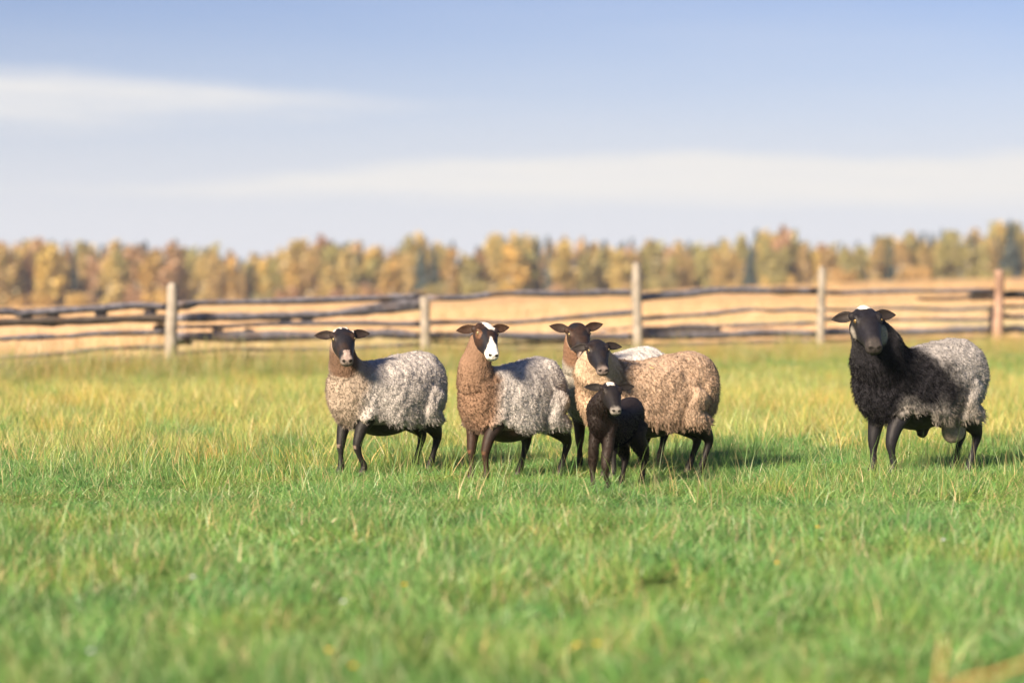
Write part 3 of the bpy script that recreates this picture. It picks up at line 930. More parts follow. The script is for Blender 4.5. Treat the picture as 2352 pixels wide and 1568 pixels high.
    if thick:
        fsel = wq > .01
        soft = w_.copy(); ed = np.vstack([Q[:, [0, 1]], Q[:, [1, 2]], Q[:, [2, 3]], Q[:, [3, 0]]])
        deg = np.bincount(ed.ravel(), minlength=len(V)).astype(float)
        for _ in range(5):                                   # fade the shell out at its border
            acc = np.bincount(ed[:, 0], soft[ed[:, 1]], len(V)) + np.bincount(ed[:, 1], soft[ed[:, 0]], len(V))
            soft = np.minimum(.5 * soft + .5 * acc / np.maximum(deg, 1), soft)
        rel = np.clip(ln / wool.get('lnref', .03), .3, 1.5)
        lump = (vnoise(V * [42, 42, 34] + seed) - .5) * .009 + (vnoise(V * [19, 19, 15] + seed) - .5) * .012 + (vnoise(V * 85 + seed) - .5) * .004
        Vs = V + N * ((thick * rel + lump * np.minimum(rel, 1)) * np.clip(soft, 0, 1) - .004 * (soft < .03))[:, None]
        used = np.unique(Q[fsel]); mp = np.full(len(V), -1); mp[used] = np.arange(len(used))
        shell_v = Vs[used]; shell_q = mp[Q[fsel]]; shell_c = (.45 * cl + .55 * tip)[used]
        V = Vs
    n = wool.get('n', 26000)
    ti = rg.choice(len(tri), n, p=ar / ar.sum())
    u = rg.random((n, 2)); fl = u.sum(1) > 1; u[fl] = 1 - u[fl]
    bc = np.stack([1 - u.sum(1), u[:, 0], u[:, 1]], -1)[..., None]
    pick = lambda A: (A[tri[ti]] * (bc if A.ndim == 2 else bc[..., 0])).sum(1)
    Pr, Nr = pick(V), nrm(pick(N))
    jit = rg.uniform(.88, 1.12, (n, 1)); clump = .85 + .3 * vnoise(Pr * 40 + seed)[:, None]
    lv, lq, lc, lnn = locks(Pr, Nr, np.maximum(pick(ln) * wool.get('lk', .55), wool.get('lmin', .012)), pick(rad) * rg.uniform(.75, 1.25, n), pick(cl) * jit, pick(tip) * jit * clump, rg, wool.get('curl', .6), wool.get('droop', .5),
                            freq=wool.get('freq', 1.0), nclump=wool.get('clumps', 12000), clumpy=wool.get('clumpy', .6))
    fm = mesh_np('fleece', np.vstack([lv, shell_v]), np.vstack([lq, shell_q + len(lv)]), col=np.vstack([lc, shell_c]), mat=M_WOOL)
    fm.materials.append(M_HAIR)
    mi = np.zeros(len(lq) + len(shell_q), np.int32); mi[:len(lq)] = 1
    fm.polygons.foreach_set('material_index', mi)
    tag(obj('fleece', fm, root), kind='stuff')
    return root


def front_leg(side, hoof_x, knee_dx=0.0, w=.075, sh=(.215, .43), thick=1.0, hy=None, up=1.0):
    hy = w if hy is None else hy
    kx = hoof_x + knee_dx
    return [(sh[0] - .03, side * .070 * up, sh[1] + .06, .080 * up), (sh[0] + .0, side * .085 * up, .345, .057 * up), (lerp(sh[0], kx, .65), side * lerp(.085 * up, hy, .5), .265, .037 * thick),
            (kx, side * hy, .182, .0270 * thick), (lerp(kx, hoof_x, .4), side * hy, .120, .0165 * thick), (hoof_x - .002, side * hy, .060, .0200 * thick), (hoof_x + .010, side * hy, .028, .0215 * thick), (hoof_x + .020, side * hy, .002, .023 * thick)]


def hind_leg(side, hoof_x, w=.085, up=1.0, thick=1.0, hy=None):
    hy = w if hy is None else hy
    hk = hoof_x - .055
    return [(-.235, side * .085 * up, .47, .125 * up), (-.195, side * .112 * up, .375, .100 * up), (lerp(-.235, hk, .45), side * lerp(.112 * up, hy, .45), .295, .066 * thick * up ** .5), (lerp(-.27, hk, .88), side * lerp(.108 * up, hy, .9), .240, .042 * thick),
            (hk - .006, side * hy, .195, .0275 * thick), (hk + .018, side * hy, .125, .0175 * thick), (hoof_x - .012, side * hy, .062, .021 * thick), (hoof_x + .004, side * hy, .028, .022 * thick), (hoof_x + .014, side * hy, .002, .024 * thick)]


def crown_skin(Hd):
    """the bare back of the head between and just behind the ears"""
    return (Hd[:, 2] > -.055) & (np.linalg.norm(Hd - [-.01, 0, -.02], axis=1) < .105)


def region_wool(reg, V, N, Hd, belly=.30, leg_f=.33, leg_h=.295):
    """1 where fleece grows"""
    w_ = np.zeros(len(V))
    belly = belly - .025 + .085 * np.exp(-((V[:, 0] - .13) / .055) ** 2) + .05 * np.exp(-((V[:, 0] + .19) / .035) ** 2)
    rag = (vnoise(V * [26, 26, 4] + 2.7) - .5) * .05 + (vnoise(V * [60, 60, 8] + 1.7) - .5) * .03     # ragged hem
    belly, leg_f, leg_h = belly + rag, leg_f + rag, leg_h + rag
    under = (N[:, 2] < -.45) & (V[:, 2] < belly + .03)
    w_[reg == 0] = 1; w_[(reg == 0) & under] = 0
    w_[(reg == 0) & (V[:, 2] < belly - .03)] = 0
    w_[(reg == 3) & (V[:, 2] > leg_f)] = 1; w_[(reg == 4) & (V[:, 2] > leg_h)] = 1
    w_[reg == 2] = 1
    w_[(reg == 2) & crown_skin(Hd)] = 0
    w_[reg == 5] = 1
    return w_


def mixv(c0, c1, f):
    return np.asarray(c0)[None] * (1 - f[:, None]) + np.asarray(c1)[None] * f[:, None]


def face_colours(reg, V, Hd, base=(.010, .009, .011), brown=(.05, .03, .02), muzzle=None, blaze=None, legs=(.010, .009, .010), legbrown=None, seed=0, cap=None, muz_t=.225, under=None):
    C = np.broadcast_to(np.array(legs), (len(V), 3)).copy()
    if legbrown is not None:
        f = vnoise(V * 7 + seed) * .8
        C = mixv(legs, legbrown, sstep(.3, .8, f + (V[:, 0] > .1) * .25))
    h = reg == 1
    f = sstep(.45, .7, vnoise(V * 22 + seed)) * .7 + sstep(.035, .06, np.abs(Hd[:, 1])) * sstep(.16, .06, Hd[:, 0]) * .6
    hc = mixv(base, brown, np.clip(f, 0, 1))
    if muzzle is not None:
        m = sstep(muz_t - .02, muz_t + .02, Hd[:, 0] + (vnoise(V * 60) - .5) * .02 + .10 * np.clip(-.02 - Hd[:, 2], 0, .05))
        hc = hc * (1 - m[:, None]) + np.asarray(muzzle) * m[:, None]
    if blaze is not None:
        m = blaze(Hd, V)
        hc = hc * (1 - m[:, None]) + np.array([.78, .74, .70]) * m[:, None]
    C[h] = hc[h]
    return C


def knees(C, reg, V, col, zc=.175):
    m = (reg == 3) & (np.abs(V[:, 2] - zc) < .022)
    for s in (1, -1):
        k = m & (np.sign(V[:, 1]) == s)
        if k.any():
            fx = V[k, 0].max(); kk = k & (V[:, 0] > fx - .006) & (np.abs(V[:, 2] - zc) < .010)
            C[kk] = col
    return C


def wool_std(c_body, t_body, c_neck, t_neck, neck_split=(.18, .30), ln=.030, rad=.0012, throat=None, lnneck=None, noise_amt=.14, seed=0, poll_tuft=None, collar=.055, shade_fn=None, **kw):
    def field(reg, V, N, Hd):
        w_ = region_wool(reg, V, N, Hd, **kw)
        f = sstep(neck_split[0], neck_split[1], V[:, 0] + .05 * (V[:, 2] - .5) + (vnoise(V * 11 + seed) - .5) * .10)
        f = np.where(reg == 2, np.maximum(f, sstep(.14, .24, V[:, 0] + (vnoise(V * 11 + seed) - .5) * .08)), f)
        nz_ = (vnoise(V * 14 + seed) - .5) * 2 * noise_amt
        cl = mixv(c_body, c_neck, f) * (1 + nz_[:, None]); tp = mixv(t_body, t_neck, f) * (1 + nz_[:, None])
        L_ = np.full(len(V), ln) * np.where(reg == 2, (lnneck or ln * .85) / ln, 1.0)
        dist_head = np.linalg.norm((Hd - [.03, 0, -.05]) / [1, .9, 1], axis=1)
        near = sstep(.115, .25, dist_head)
        L_ = L_ * (.16 + .84 * near)
        L_ = L_ * np.where((reg == 4) | (reg == 3), .85, 1.0) * (1 + .8 * sstep(.40, .27, V[:, 2]))
        if throat is not None:
            g = throat(reg, V, Hd); cl = cl * (1 - g[0][:, None]) + np.array(g[1]) * g[0][:, None]; tp = tp * (1 - g[0][:, None]) + np.array(g[2]) * g[0][:, None]
        if shade_fn is not None:
            cl, tp, L_, w_ = shade_fn(reg, V, Hd, cl, tp, L_, w_)
        if poll_tuft is not None:
            m = poll_tuft(Hd); m = np.where(reg == 1, m, 0); w_ = np.maximum(w_, m * 1.2)
            tc_ = np.array(poll_tuft.col); mm = m > .05
            cl[mm] = tc_ * .8; tp[mm] = tc_; L_[mm] = poll_tuft.ln
        return w_, L_, np.full(len(V), rad) * np.clip(L_ / ln, .5, 1), np.clip(cl, 0, 1), np.clip(tp, 0, 1)
    return field


def tuft(fn, col, ln):
    fn.col = col; fn.ln = ln
    return fn


def skin_wool_mix(C, reg, V, N_unused, col, z0=.30):
    m = ((reg == 0) & (V[:, 2] > z0)) | (reg == 2) | (reg == 5)
    C[m] = col
    return C


# ---- 1: grey ewe with a dark face, stepping forward
def col1(reg, V, Hd):
    C = face_colours(reg, V, Hd, base=(.010, .010, .015), brown=(.026, .015, .011), muzzle=(.17, .140, .13), seed=1, muz_t=.238)
    pale = (reg == 1) & (Hd[:, 0] > .20) & (np.abs(Hd[:, 1]) < .02) & (Hd[:, 2] > -.015)
    C[pale] = (.24, .19, .175)
    C = skin_wool_mix(C, reg, V, None, (.20, .17, .15))
    return knees(C, reg, V, (.16, .12, .10))


th1 = lambda reg, V, Hd: (np.where(reg == 2, sstep(.15, .09, np.linalg.norm((Hd - [.10, 0, -.15]) / [1, .8, 1], axis=1)), 0) * .9, (.06, .035, .025), (.12, .07, .045))
P1 = at(787, 762, 14.07)
sheep('sheep', 'grey curly ewe with dark face and pale nose, stepping with one bent foreleg', (-.76, 14.38), 224, 1.0,
      dict(pos=P1, yaw=-78, pitch=37, roll=2, ear=(10, 6), size=.93),
      [front_leg(1, .225, .05), front_leg(-1, .275, .0), hind_leg(1, -.285), hind_leg(-1, -.32, hy=.09)],
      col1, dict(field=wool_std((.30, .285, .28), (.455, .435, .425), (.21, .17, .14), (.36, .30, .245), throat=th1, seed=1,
                                poll_tuft=tuft(lambda H: sstep(-.018, -.034, H[:, 0] + .02 * np.sin(H[:, 1] * 160)) * sstep(-.04, -.01, H[:, 2]), (.55, .51, .48), .010)), n=26000, curl=.6), 31)

# ---- 2: brown-necked ewe with a white blaze
def bl2(H, V):
    j = (vnoise(V * 45) - .5) * .02
    top = sstep(.078, .062, H[:, 0] + j) * sstep(.040, .028, np.abs(H[:, 1] - .010 - .18 * np.clip(H[:, 0], 0, .08)) + j + .22 * np.clip(H[:, 0], 0, .1)) * sstep(-.03, -.01, H[:, 2])
    wid = np.interp(H[:, 0], (.12, .15, .185, .215, .27), (.002, .007, .019, .035, .06))
    mz = sstep(.125, .145, H[:, 0] + j * .5) * sstep(.004, -.004, np.abs(H[:, 1]) - wid + j * .4)
    mz = np.maximum(mz * (H[:, 2] > -.02 - .5 * np.clip(H[:, 0] - .16, 0, .2)), sstep(.215, .235, H[:, 0] + j))
    return np.maximum(top, mz)


def col2(reg, V, Hd):
    C = face_colours(reg, V, Hd, base=(.010, .010, .015), brown=(.036, .019, .012), blaze=bl2, seed=2, legs=(.009, .008, .009), legbrown=(.026, .013, .009))
    e = np.linalg.norm((Hd - [.08, -.06, -.004]) / [.035, .03, .03], axis=1)
    C[(reg == 1) & (e < 1)] = (.11, .056, .032)
    C = skin_wool_mix(C, reg, V, None, (.16, .12, .10))
    return knees(C, reg, V, (.08, .036, .02))


P2 = at(1114, 749, 13.68)
sheep('sheep', 'brown-necked grey ewe with a white blaze and white muzzle', (-.015, 13.93), 226.0, .98,
      dict(pos=P2, yaw=-74, pitch=37, roll=-5, ear=(14, 2), earin=(.040, .021, .013), size=.93),
      [front_leg(1, .27, 0.005, sh=(.20, .43)), front_leg(-1, .24, 0.0, sh=(.20, .43)), hind_leg(1, -.33, hy=.10), hind_leg(-1, -.17, hy=.085)],
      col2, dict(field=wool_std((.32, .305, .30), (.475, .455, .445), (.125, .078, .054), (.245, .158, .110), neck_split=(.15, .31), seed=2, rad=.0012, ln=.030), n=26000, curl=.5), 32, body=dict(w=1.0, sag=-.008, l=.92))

# ---- 3: ewe at the back with a brown-black face
def col3(reg, V, Hd):
    C = face_colours(reg, V, Hd, base=(.012, .011, .014), brown=(.030, .016, .011), muzzle=(.22, .17, .14), seed=3, legs=(.010, .008, .008), legbrown=(.030, .015, .010), muz_t=.242)
    return skin_wool_mix(C, reg, V, None, (.18, .17, .16))


th3 = lambda reg, V, Hd: (np.where(reg == 2, sstep(.165, .12, np.linalg.norm(Hd - [.06, 0, -.10], axis=1)), 0), (.12, .07, .045), (.22, .13, .085))
P3 = at(1326, 750, 14.38)
sheep('sheep', 'pale grey ewe with brown-black face and grey chest coloured darker as if shaded, behind the tan ewe', (.63, 14.75), 226.0, 1.03,
      dict(pos=P3, yaw=-78, pitch=37, roll=4, ear=(22, 20), size=.92, earin=(.024, .014, .010)),
      [front_leg(1, .26, 0), front_leg(-1, .23, 0), hind_leg(1, -.29), hind_leg(-1, -.34)],
      col3, dict(field=wool_std((.36, .35, .34), (.64, .62, .61), (.15, .14, .125), (.36, .34, .30), throat=th3, seed=3), n=15000, curl=.6), 33, neck=dict(r=(.14, .105, .080, .062)))  # grey chest wool, the shadow lying on it included in its colour

# ---- 4: tan ewe with black face
def col4(reg, V, Hd):
    C = face_colours(reg, V, Hd, base=(.009, .009, .014), brown=(.016, .011, .010), muzzle=(.16, .13, .12), seed=4, muz_t=.245)
    return skin_wool_mix(C, reg, V, None, (.22, .15, .105))


P4 = at(1371, 788, 13.76)
sheep('sheep', 'tan woolly ewe with a black face behind the black lamb', (.785, 14.12), 209.0, 1.0,
      dict(pos=P4, yaw=-80, pitch=37, roll=3, ear=(3, -2), size=.86, earin=(.012, .009, .009), earw=.92),
      [front_leg(1, .27, 0), front_leg(-1, .23, 0), hind_leg(1, -.32), hind_leg(-1, -.35, hy=.085)],
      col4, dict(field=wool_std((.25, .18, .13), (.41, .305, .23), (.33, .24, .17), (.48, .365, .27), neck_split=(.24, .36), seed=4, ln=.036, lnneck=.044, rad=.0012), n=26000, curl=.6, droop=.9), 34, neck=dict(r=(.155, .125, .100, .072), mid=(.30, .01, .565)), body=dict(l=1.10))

# ---- lamb
def bl5(H, V):
    j = (vnoise(V * 70) - .5) * .02
    return sstep(.035, .02, H[:, 0] + j) * sstep(.030, .022, np.abs(H[:, 1] + .004) + j) * sstep(-.02, -.005, H[:, 2]) * sstep(-.035, -.02, H[:, 0])


def col5(reg, V, Hd):
    C = face_colours(reg, V, Hd, base=(.010, .009, .011), brown=(.012, .009, .009), muzzle=(.20, .185, .175), blaze=bl5, seed=5, legs=(.011, .008, .008), legbrown=(.020, .012, .009), muz_t=.246)
    m = (reg == 0) | (reg == 2) | (reg == 5); C[m] = (.016, .012, .012)
    return C


def wool5(reg, V, N, Hd):
    w_ = np.ones(len(V)); w_[reg == 1] = 0; w_[((reg == 3) | (reg == 4)) & (V[:, 2] < .05)] = 0; w_[(reg == 2) & crown_skin(Hd)] = 0
    f = sstep(.05, .25, V[:, 0])
    return w_, np.where((reg == 3) | (reg == 4), .005 + .009 * sstep(.2, .42, V[:, 2]), .015), np.full(len(V), .0016), mixv((.008, .008, .012), (.010, .008, .008), f), mixv((.020, .020, .032), (.038, .028, .025), f)


def lamb_leg(L):
    return L


TLAMB = dict(h=.70, w=.68, z=.035, l=.90)
P5 = at(1403, 885, 13.0)
LS = .74
sheep('lamb', 'small black lamb with a white spot on its crown', (.565, 13.27), 240.0, LS,
      dict(pos=P5, yaw=-80, pitch=37, roll=-3, ear=(12, 10), size=1.0, earin=(.010, .008, .008), earout=(.007, .006, .007), earlen=1.12),
      [front_leg(1, .25, .03, hy=.07, thick=1.1, up=.72), front_leg(-1, .20, 0, hy=.08, thick=1.1, up=.72), hind_leg(1, -.28, hy=.075, up=.72, thick=1.05), hind_leg(-1, -.25, hy=.075, up=.72, thick=1.05)],
      col5, dict(field=wool5, n=26000, curl=.2, droop=1.3, freq=.5, clumpy=.5, clumps=4000, shell=0, lk=1), 35, neck=dict(r=(.115, .098, .080, .062), mid=(.26, .01, .60)), body=TLAMB, iris=(.05, .035, .03),
      tail=[(-.36, 0, .58, .035), (-.40, 0, .54, .03), (-.415, 0, .44, .025), (-.41, 0, .36, .015)])

# ---- ram
def bl6(H, V):
    j = (vnoise(V * 60) - .5) * .02
    return sstep(.008, -.006, H[:, 0] + j) * sstep(.036, .026, np.abs(H[:, 1] + .004) + j) * (H[:, 2] > -.05)


def col6(reg, V, Hd):
    C = face_colours(reg, V, Hd, base=(.009, .009, .014), brown=(.011, .010, .012), muzzle=(.032, .028, .028), blaze=bl6, seed=6, legs=(.009, .009, .013))
    m = (reg == 2) | (reg == 0) | (reg == 5); C[m] = (.015, .014, .016)
    C[reg == 6] = (.24, .20, .18)
    C[reg == 7] = (.012, .010, .010)
    return C


def shade6(reg, V, Hd, cl, tp, L_, w_):
    x, y, z = V.T
    n1 = (vnoise(V * 7 + 6) - .5) + .7 * (vnoise(V * 17 + 6) - .5) + .5 * (vnoise(V * 34 + 6) - .5)
    # rump and lower flank pale, neck, shoulder and saddle black
    pale = sstep(.05, -.20, x + .55 * (.52 - z) * 0 + n1 * .16 - .30 * (z - .50))
    low = sstep(.49, .33, z + n1 * .12) * sstep(.30, .22, x)              # pale lower side incl. elbow
    midk = np.exp(-((x + .02) / .13) ** 2 - ((z - .47) / .085) ** 2)      # dark cloud on the flank
    f = np.clip(np.maximum(pale, low) * (1 - .8 * midk), 0, 1)
    f = np.where(reg == 2, 0, f)
    f = np.where(reg == 5, .75, f)
    cl = mixv((.011, .011, .014), (.21, .205, .21), f); tp = mixv((.020, .020, .025), (.375, .365, .365), f)
    warm = low * sstep(.05, .2, f)
    tp = tp * (1 - warm[:, None] * np.array([0, .08, .20]))
    # grey tufts behind the cheeks
    ch = np.exp(-(((np.abs(Hd[:, 1]) - .078) / .03) ** 2 + ((Hd[:, 0] - .085) / .055) ** 2 + ((Hd[:, 2] + .085) / .05) ** 2))
    ch = np.where((reg == 2) | (reg == 1), sstep(.25, .6, ch), 0)
    w_ = np.maximum(w_, ch)
    cl = cl * (1 - ch[:, None]) + np.array([.16, .15, .135]) * ch[:, None]; tp = tp * (1 - ch[:, None]) + np.array([.34, .32, .28]) * ch[:, None]
    L_ = np.where(ch > .3, .012, L_)
    L_ = np.where((reg == 6) | (reg == 7), .002, L_); w_ = np.where((reg == 6) | (reg == 7), 0, w_)
    return cl, tp, L_, w_


P6 = at(1987, 716, 13.9)
sheep('sheep', 'large ram with black neck and mane and a pale grey rump', (2.41, 14.34), 217, 1.09,
      dict(pos=P6, yaw=-84, pitch=37, roll=2, ear=(8, -2), size=1.05, earin=(.012, .009, .009), earlen=.92, earw=.98),
      [front_leg(1, .27, .02, hy=.08, thick=1.12), front_leg(-1, .25, 0, hy=.09, thick=1.12), hind_leg(1, -.31, hy=.09, thick=1.02), hind_leg(-1, -.37, hy=.08, thick=1.02)],
      col6, dict(field=wool_std((.1, .1, .1), (.4, .4, .4), (.012, .012, .014), (.02, .02, .024), seed=6, ln=.036, lnneck=.038, rad=.0012, shade_fn=shade6,
                                poll_tuft=tuft(lambda H: sstep(.012, .0, H[:, 0] + .2 * np.abs(H[:, 1])) * sstep(-.03, .0, H[:, 2]) * sstep(.026, .016, np.abs(H[:, 1] + .004) + .012 * np.sin(H[:, 0] * 300)), (.66, .64, .62), .012)), n=28000, curl=.5, droop=.8), 36,
      neck=dict(r=(.170, .140, .112, .082), mid=(.295, .02, .585), bow=(-.005, .01, 0)), body=dict(w=1.05, h=.97, z=.012, l=1.07), iris=(.40, .25, .08),
      tail=[(-.40, 0, .60, .035), (-.435, 0, .56, .030), (-.455, 0, .47, .026), (-.455, 0, .39, .016)],
      extra=[([(-.205, .045, .34, .045), (-.215, .06, .29, .058), (-.205, .07, .235, .066), (-.20, .07, .19, .052), (-.20, .07, .165, .02)], 6),
             ([(-.02, .03, .26, .03), (.0, .03, .225, .030), (.01, .03, .205, .02)], 7)])

# ------------------------------------------------------------------ grass
M_GRASS = m_leaf('grass_blade', 0.18, 0.48, patch=(0.9, 0.42, 0.66, (1.25, 0.98, 0.75), 0.8), hue=0.012)
M_DRY = m_leaf('dry_grass_blade', 0.18, 0.35, patch=(0.05, 0.4, 0.6, (0.92, 0.97, 0.80), 0.9))


def blades(n, rad, h0, h1, width, lean, cols, wts, seed, segs=3, tipcol=None, flop=.5):
    """a tuft of n grass blades round the origin"""
    rg = np.random.default_rng(seed)
    a = rg.uniform(0, 6.28, n); q = rad * np.sqrt(rg.random(n))
    B = np.stack([q * np.cos(a), q * np.sin(a), np.full(n, -.005)], -1)
    h = rg.uniform(h0, h1, n) * rg.uniform(.7, 1.15, n); wd = width * rg.uniform(.65, 1.3, n)
    la = rg.uniform(0, 6.28, n); ld = np.stack([np.cos(la), np.sin(la), la * 0], -1)
    le = np.abs(rg.normal(lean, lean * .6, n)); bend = np.abs(rg.normal(flop, flop * .6, n))
    fa = rg.uniform(0, 6.28, n); wdv = np.stack([np.cos(fa), np.sin(fa), fa * 0], -1)
    rows = []
    for k in range(segs + 1):
        s = k / segs
        c = B + np.array([0, 0, 1]) * (h * (s - .35 * bend * s ** 2.2))[:, None] + ld * (h * (le * s + bend * s * s * .75))[:, None]
        ww = wd * (1 - s ** 1.6) * .5 if k < segs else None
        if ww is not None:
            rows += [c - wdv * ww[:, None], c + wdv * ww[:, None]]
        else:
            rows.append(c)
    V = np.stack(rows, 1); m = V.shape[1]
    q, t = [], []
    for k in range(segs - 1):
        q.append((2 * k, 2 * k + 1, 2 * k + 3, 2 * k + 2))
    t.append((2 * segs - 2, 2 * segs - 1, 2 * segs))
    off = (np.arange(n) * m)[:, None, None]
    Q = (off + np.array(q)[None]).reshape(-1, 4); T = (off + np.array(t)[None]).reshape(-1, 3)
    ci = rg.choice(len(cols), n, p=np.array(wts) / sum(wts))
    c = np.array(cols)[ci] * rg.uniform(.75, 1.25, (n, 1))
    C = np.repeat(c[:, None], m, 1)
    if tipcol is not None:
        s = np.linspace(0, 1, m) ** 2
        C = C * (1 - .6 * s[None, :, None]) + np.array(tipcol) * .6 * s[None, :, None]
    return V.reshape(-1, 3), Q, T, C.reshape(-1, 3)


def proto(name, mat, *parts):
    mb = MB()
    for V, Q, T, C in parts:
        mb.add(V, Q, T, C)
    me = mb.mesh(name, mat, smooth=False)
    return bpy.data.objects.new(name, me)        # kept out of the scene, only scattered


def scatter(name, pts, rot, scl, var, protos, label, cat=None):
    me = bpy.data.meshes.new(name)
    me.vertices.add(len(pts)); me.vertices.foreach_set('co', np.asarray(pts, np.float32).ravel())
    a = me.attributes.new('rot', 'FLOAT_VECTOR', 'POINT'); a.data.foreach_set('vector', np.asarray(rot, np.float32).ravel())
    a = me.attributes.new('scl', 'FLOAT_VECTOR', 'POINT'); a.data.foreach_set('vector', np.asarray(scl, np.float32).ravel())
    a = me.attributes.new('var', 'INT', 'POINT'); a.data.foreach_set('value', np.asarray(var, np.int32))
    o = obj(name, me); tag(o, label, cat, None, 'stuff')
    ng = bpy.data.node_groups.new(name + '_scatter', 'GeometryNodeTree')
    ng.interface.new_socket('Geometry', in_out='INPUT', socket_type='NodeSocketGeometry'); ng.interface.new_socket('Geometry', in_out='OUTPUT', socket_type='NodeSocketGeometry')
    N, L = ng.nodes, ng.links
    gi = N.new('NodeGroupInput'); go = N.new('NodeGroupOutput'); ip = N.new('GeometryNodeInstanceOnPoints'); j = N.new('GeometryNodeJoinGeometry')
    for p in protos:
        oi = N.new('GeometryNodeObjectInfo'); oi.inputs['Object'].default_value = p
        gt = N.new('GeometryNodeGeometryToInstance'); L.new(oi.outputs['Geometry'], gt.inputs[0]); L.new(gt.outputs[0], j.inputs[0])

    def na(n, t):
        x = N.new('GeometryNodeInputNamedAttribute'); x.data_type = t; x.inputs[0].default_value = n
        return x.outputs[0]
    L.new(gi.outputs[0], ip.inputs['Points']); L.new(j.outputs[0], ip.inputs['Instance']); ip.inputs['Pick Instance'].default_value = True
    L.new(na('var', 'INT'), ip.inputs['Instance Index']); L.new(na('rot', 'FLOAT_VECTOR'), ip.inputs['Rotation']); L.new(na('scl', 'FLOAT_VECTOR'), ip.inputs['Scale'])
    L.new(ip.outputs[0], go.inputs[0])
    o.modifiers.new('scatter', 'NODES').node_group = ng
    return o


def wedge(n, y0, y1, rg, margin=1.6, k=.235, power=1.0):
    """random points of the strip of ground in front of the camera, even over the ground"""
    out = []
    tot = 0
    while tot < n:
        y = rg.uniform(y0, y1, n); x = rg.uniform(-1, 1, n) * (k * y1 + margin)
        m = np.abs(x) < k * y + margin
        out.append(np.stack([x[m], y[m]], -1)); tot += m.sum()
    return np.vstack(out)[:n]


def area(y0, y1, k=.235, margin=1.6):
    return k * (y1 ** 2 - y0 ** 2) + 2 * margin * (y1 - y0)


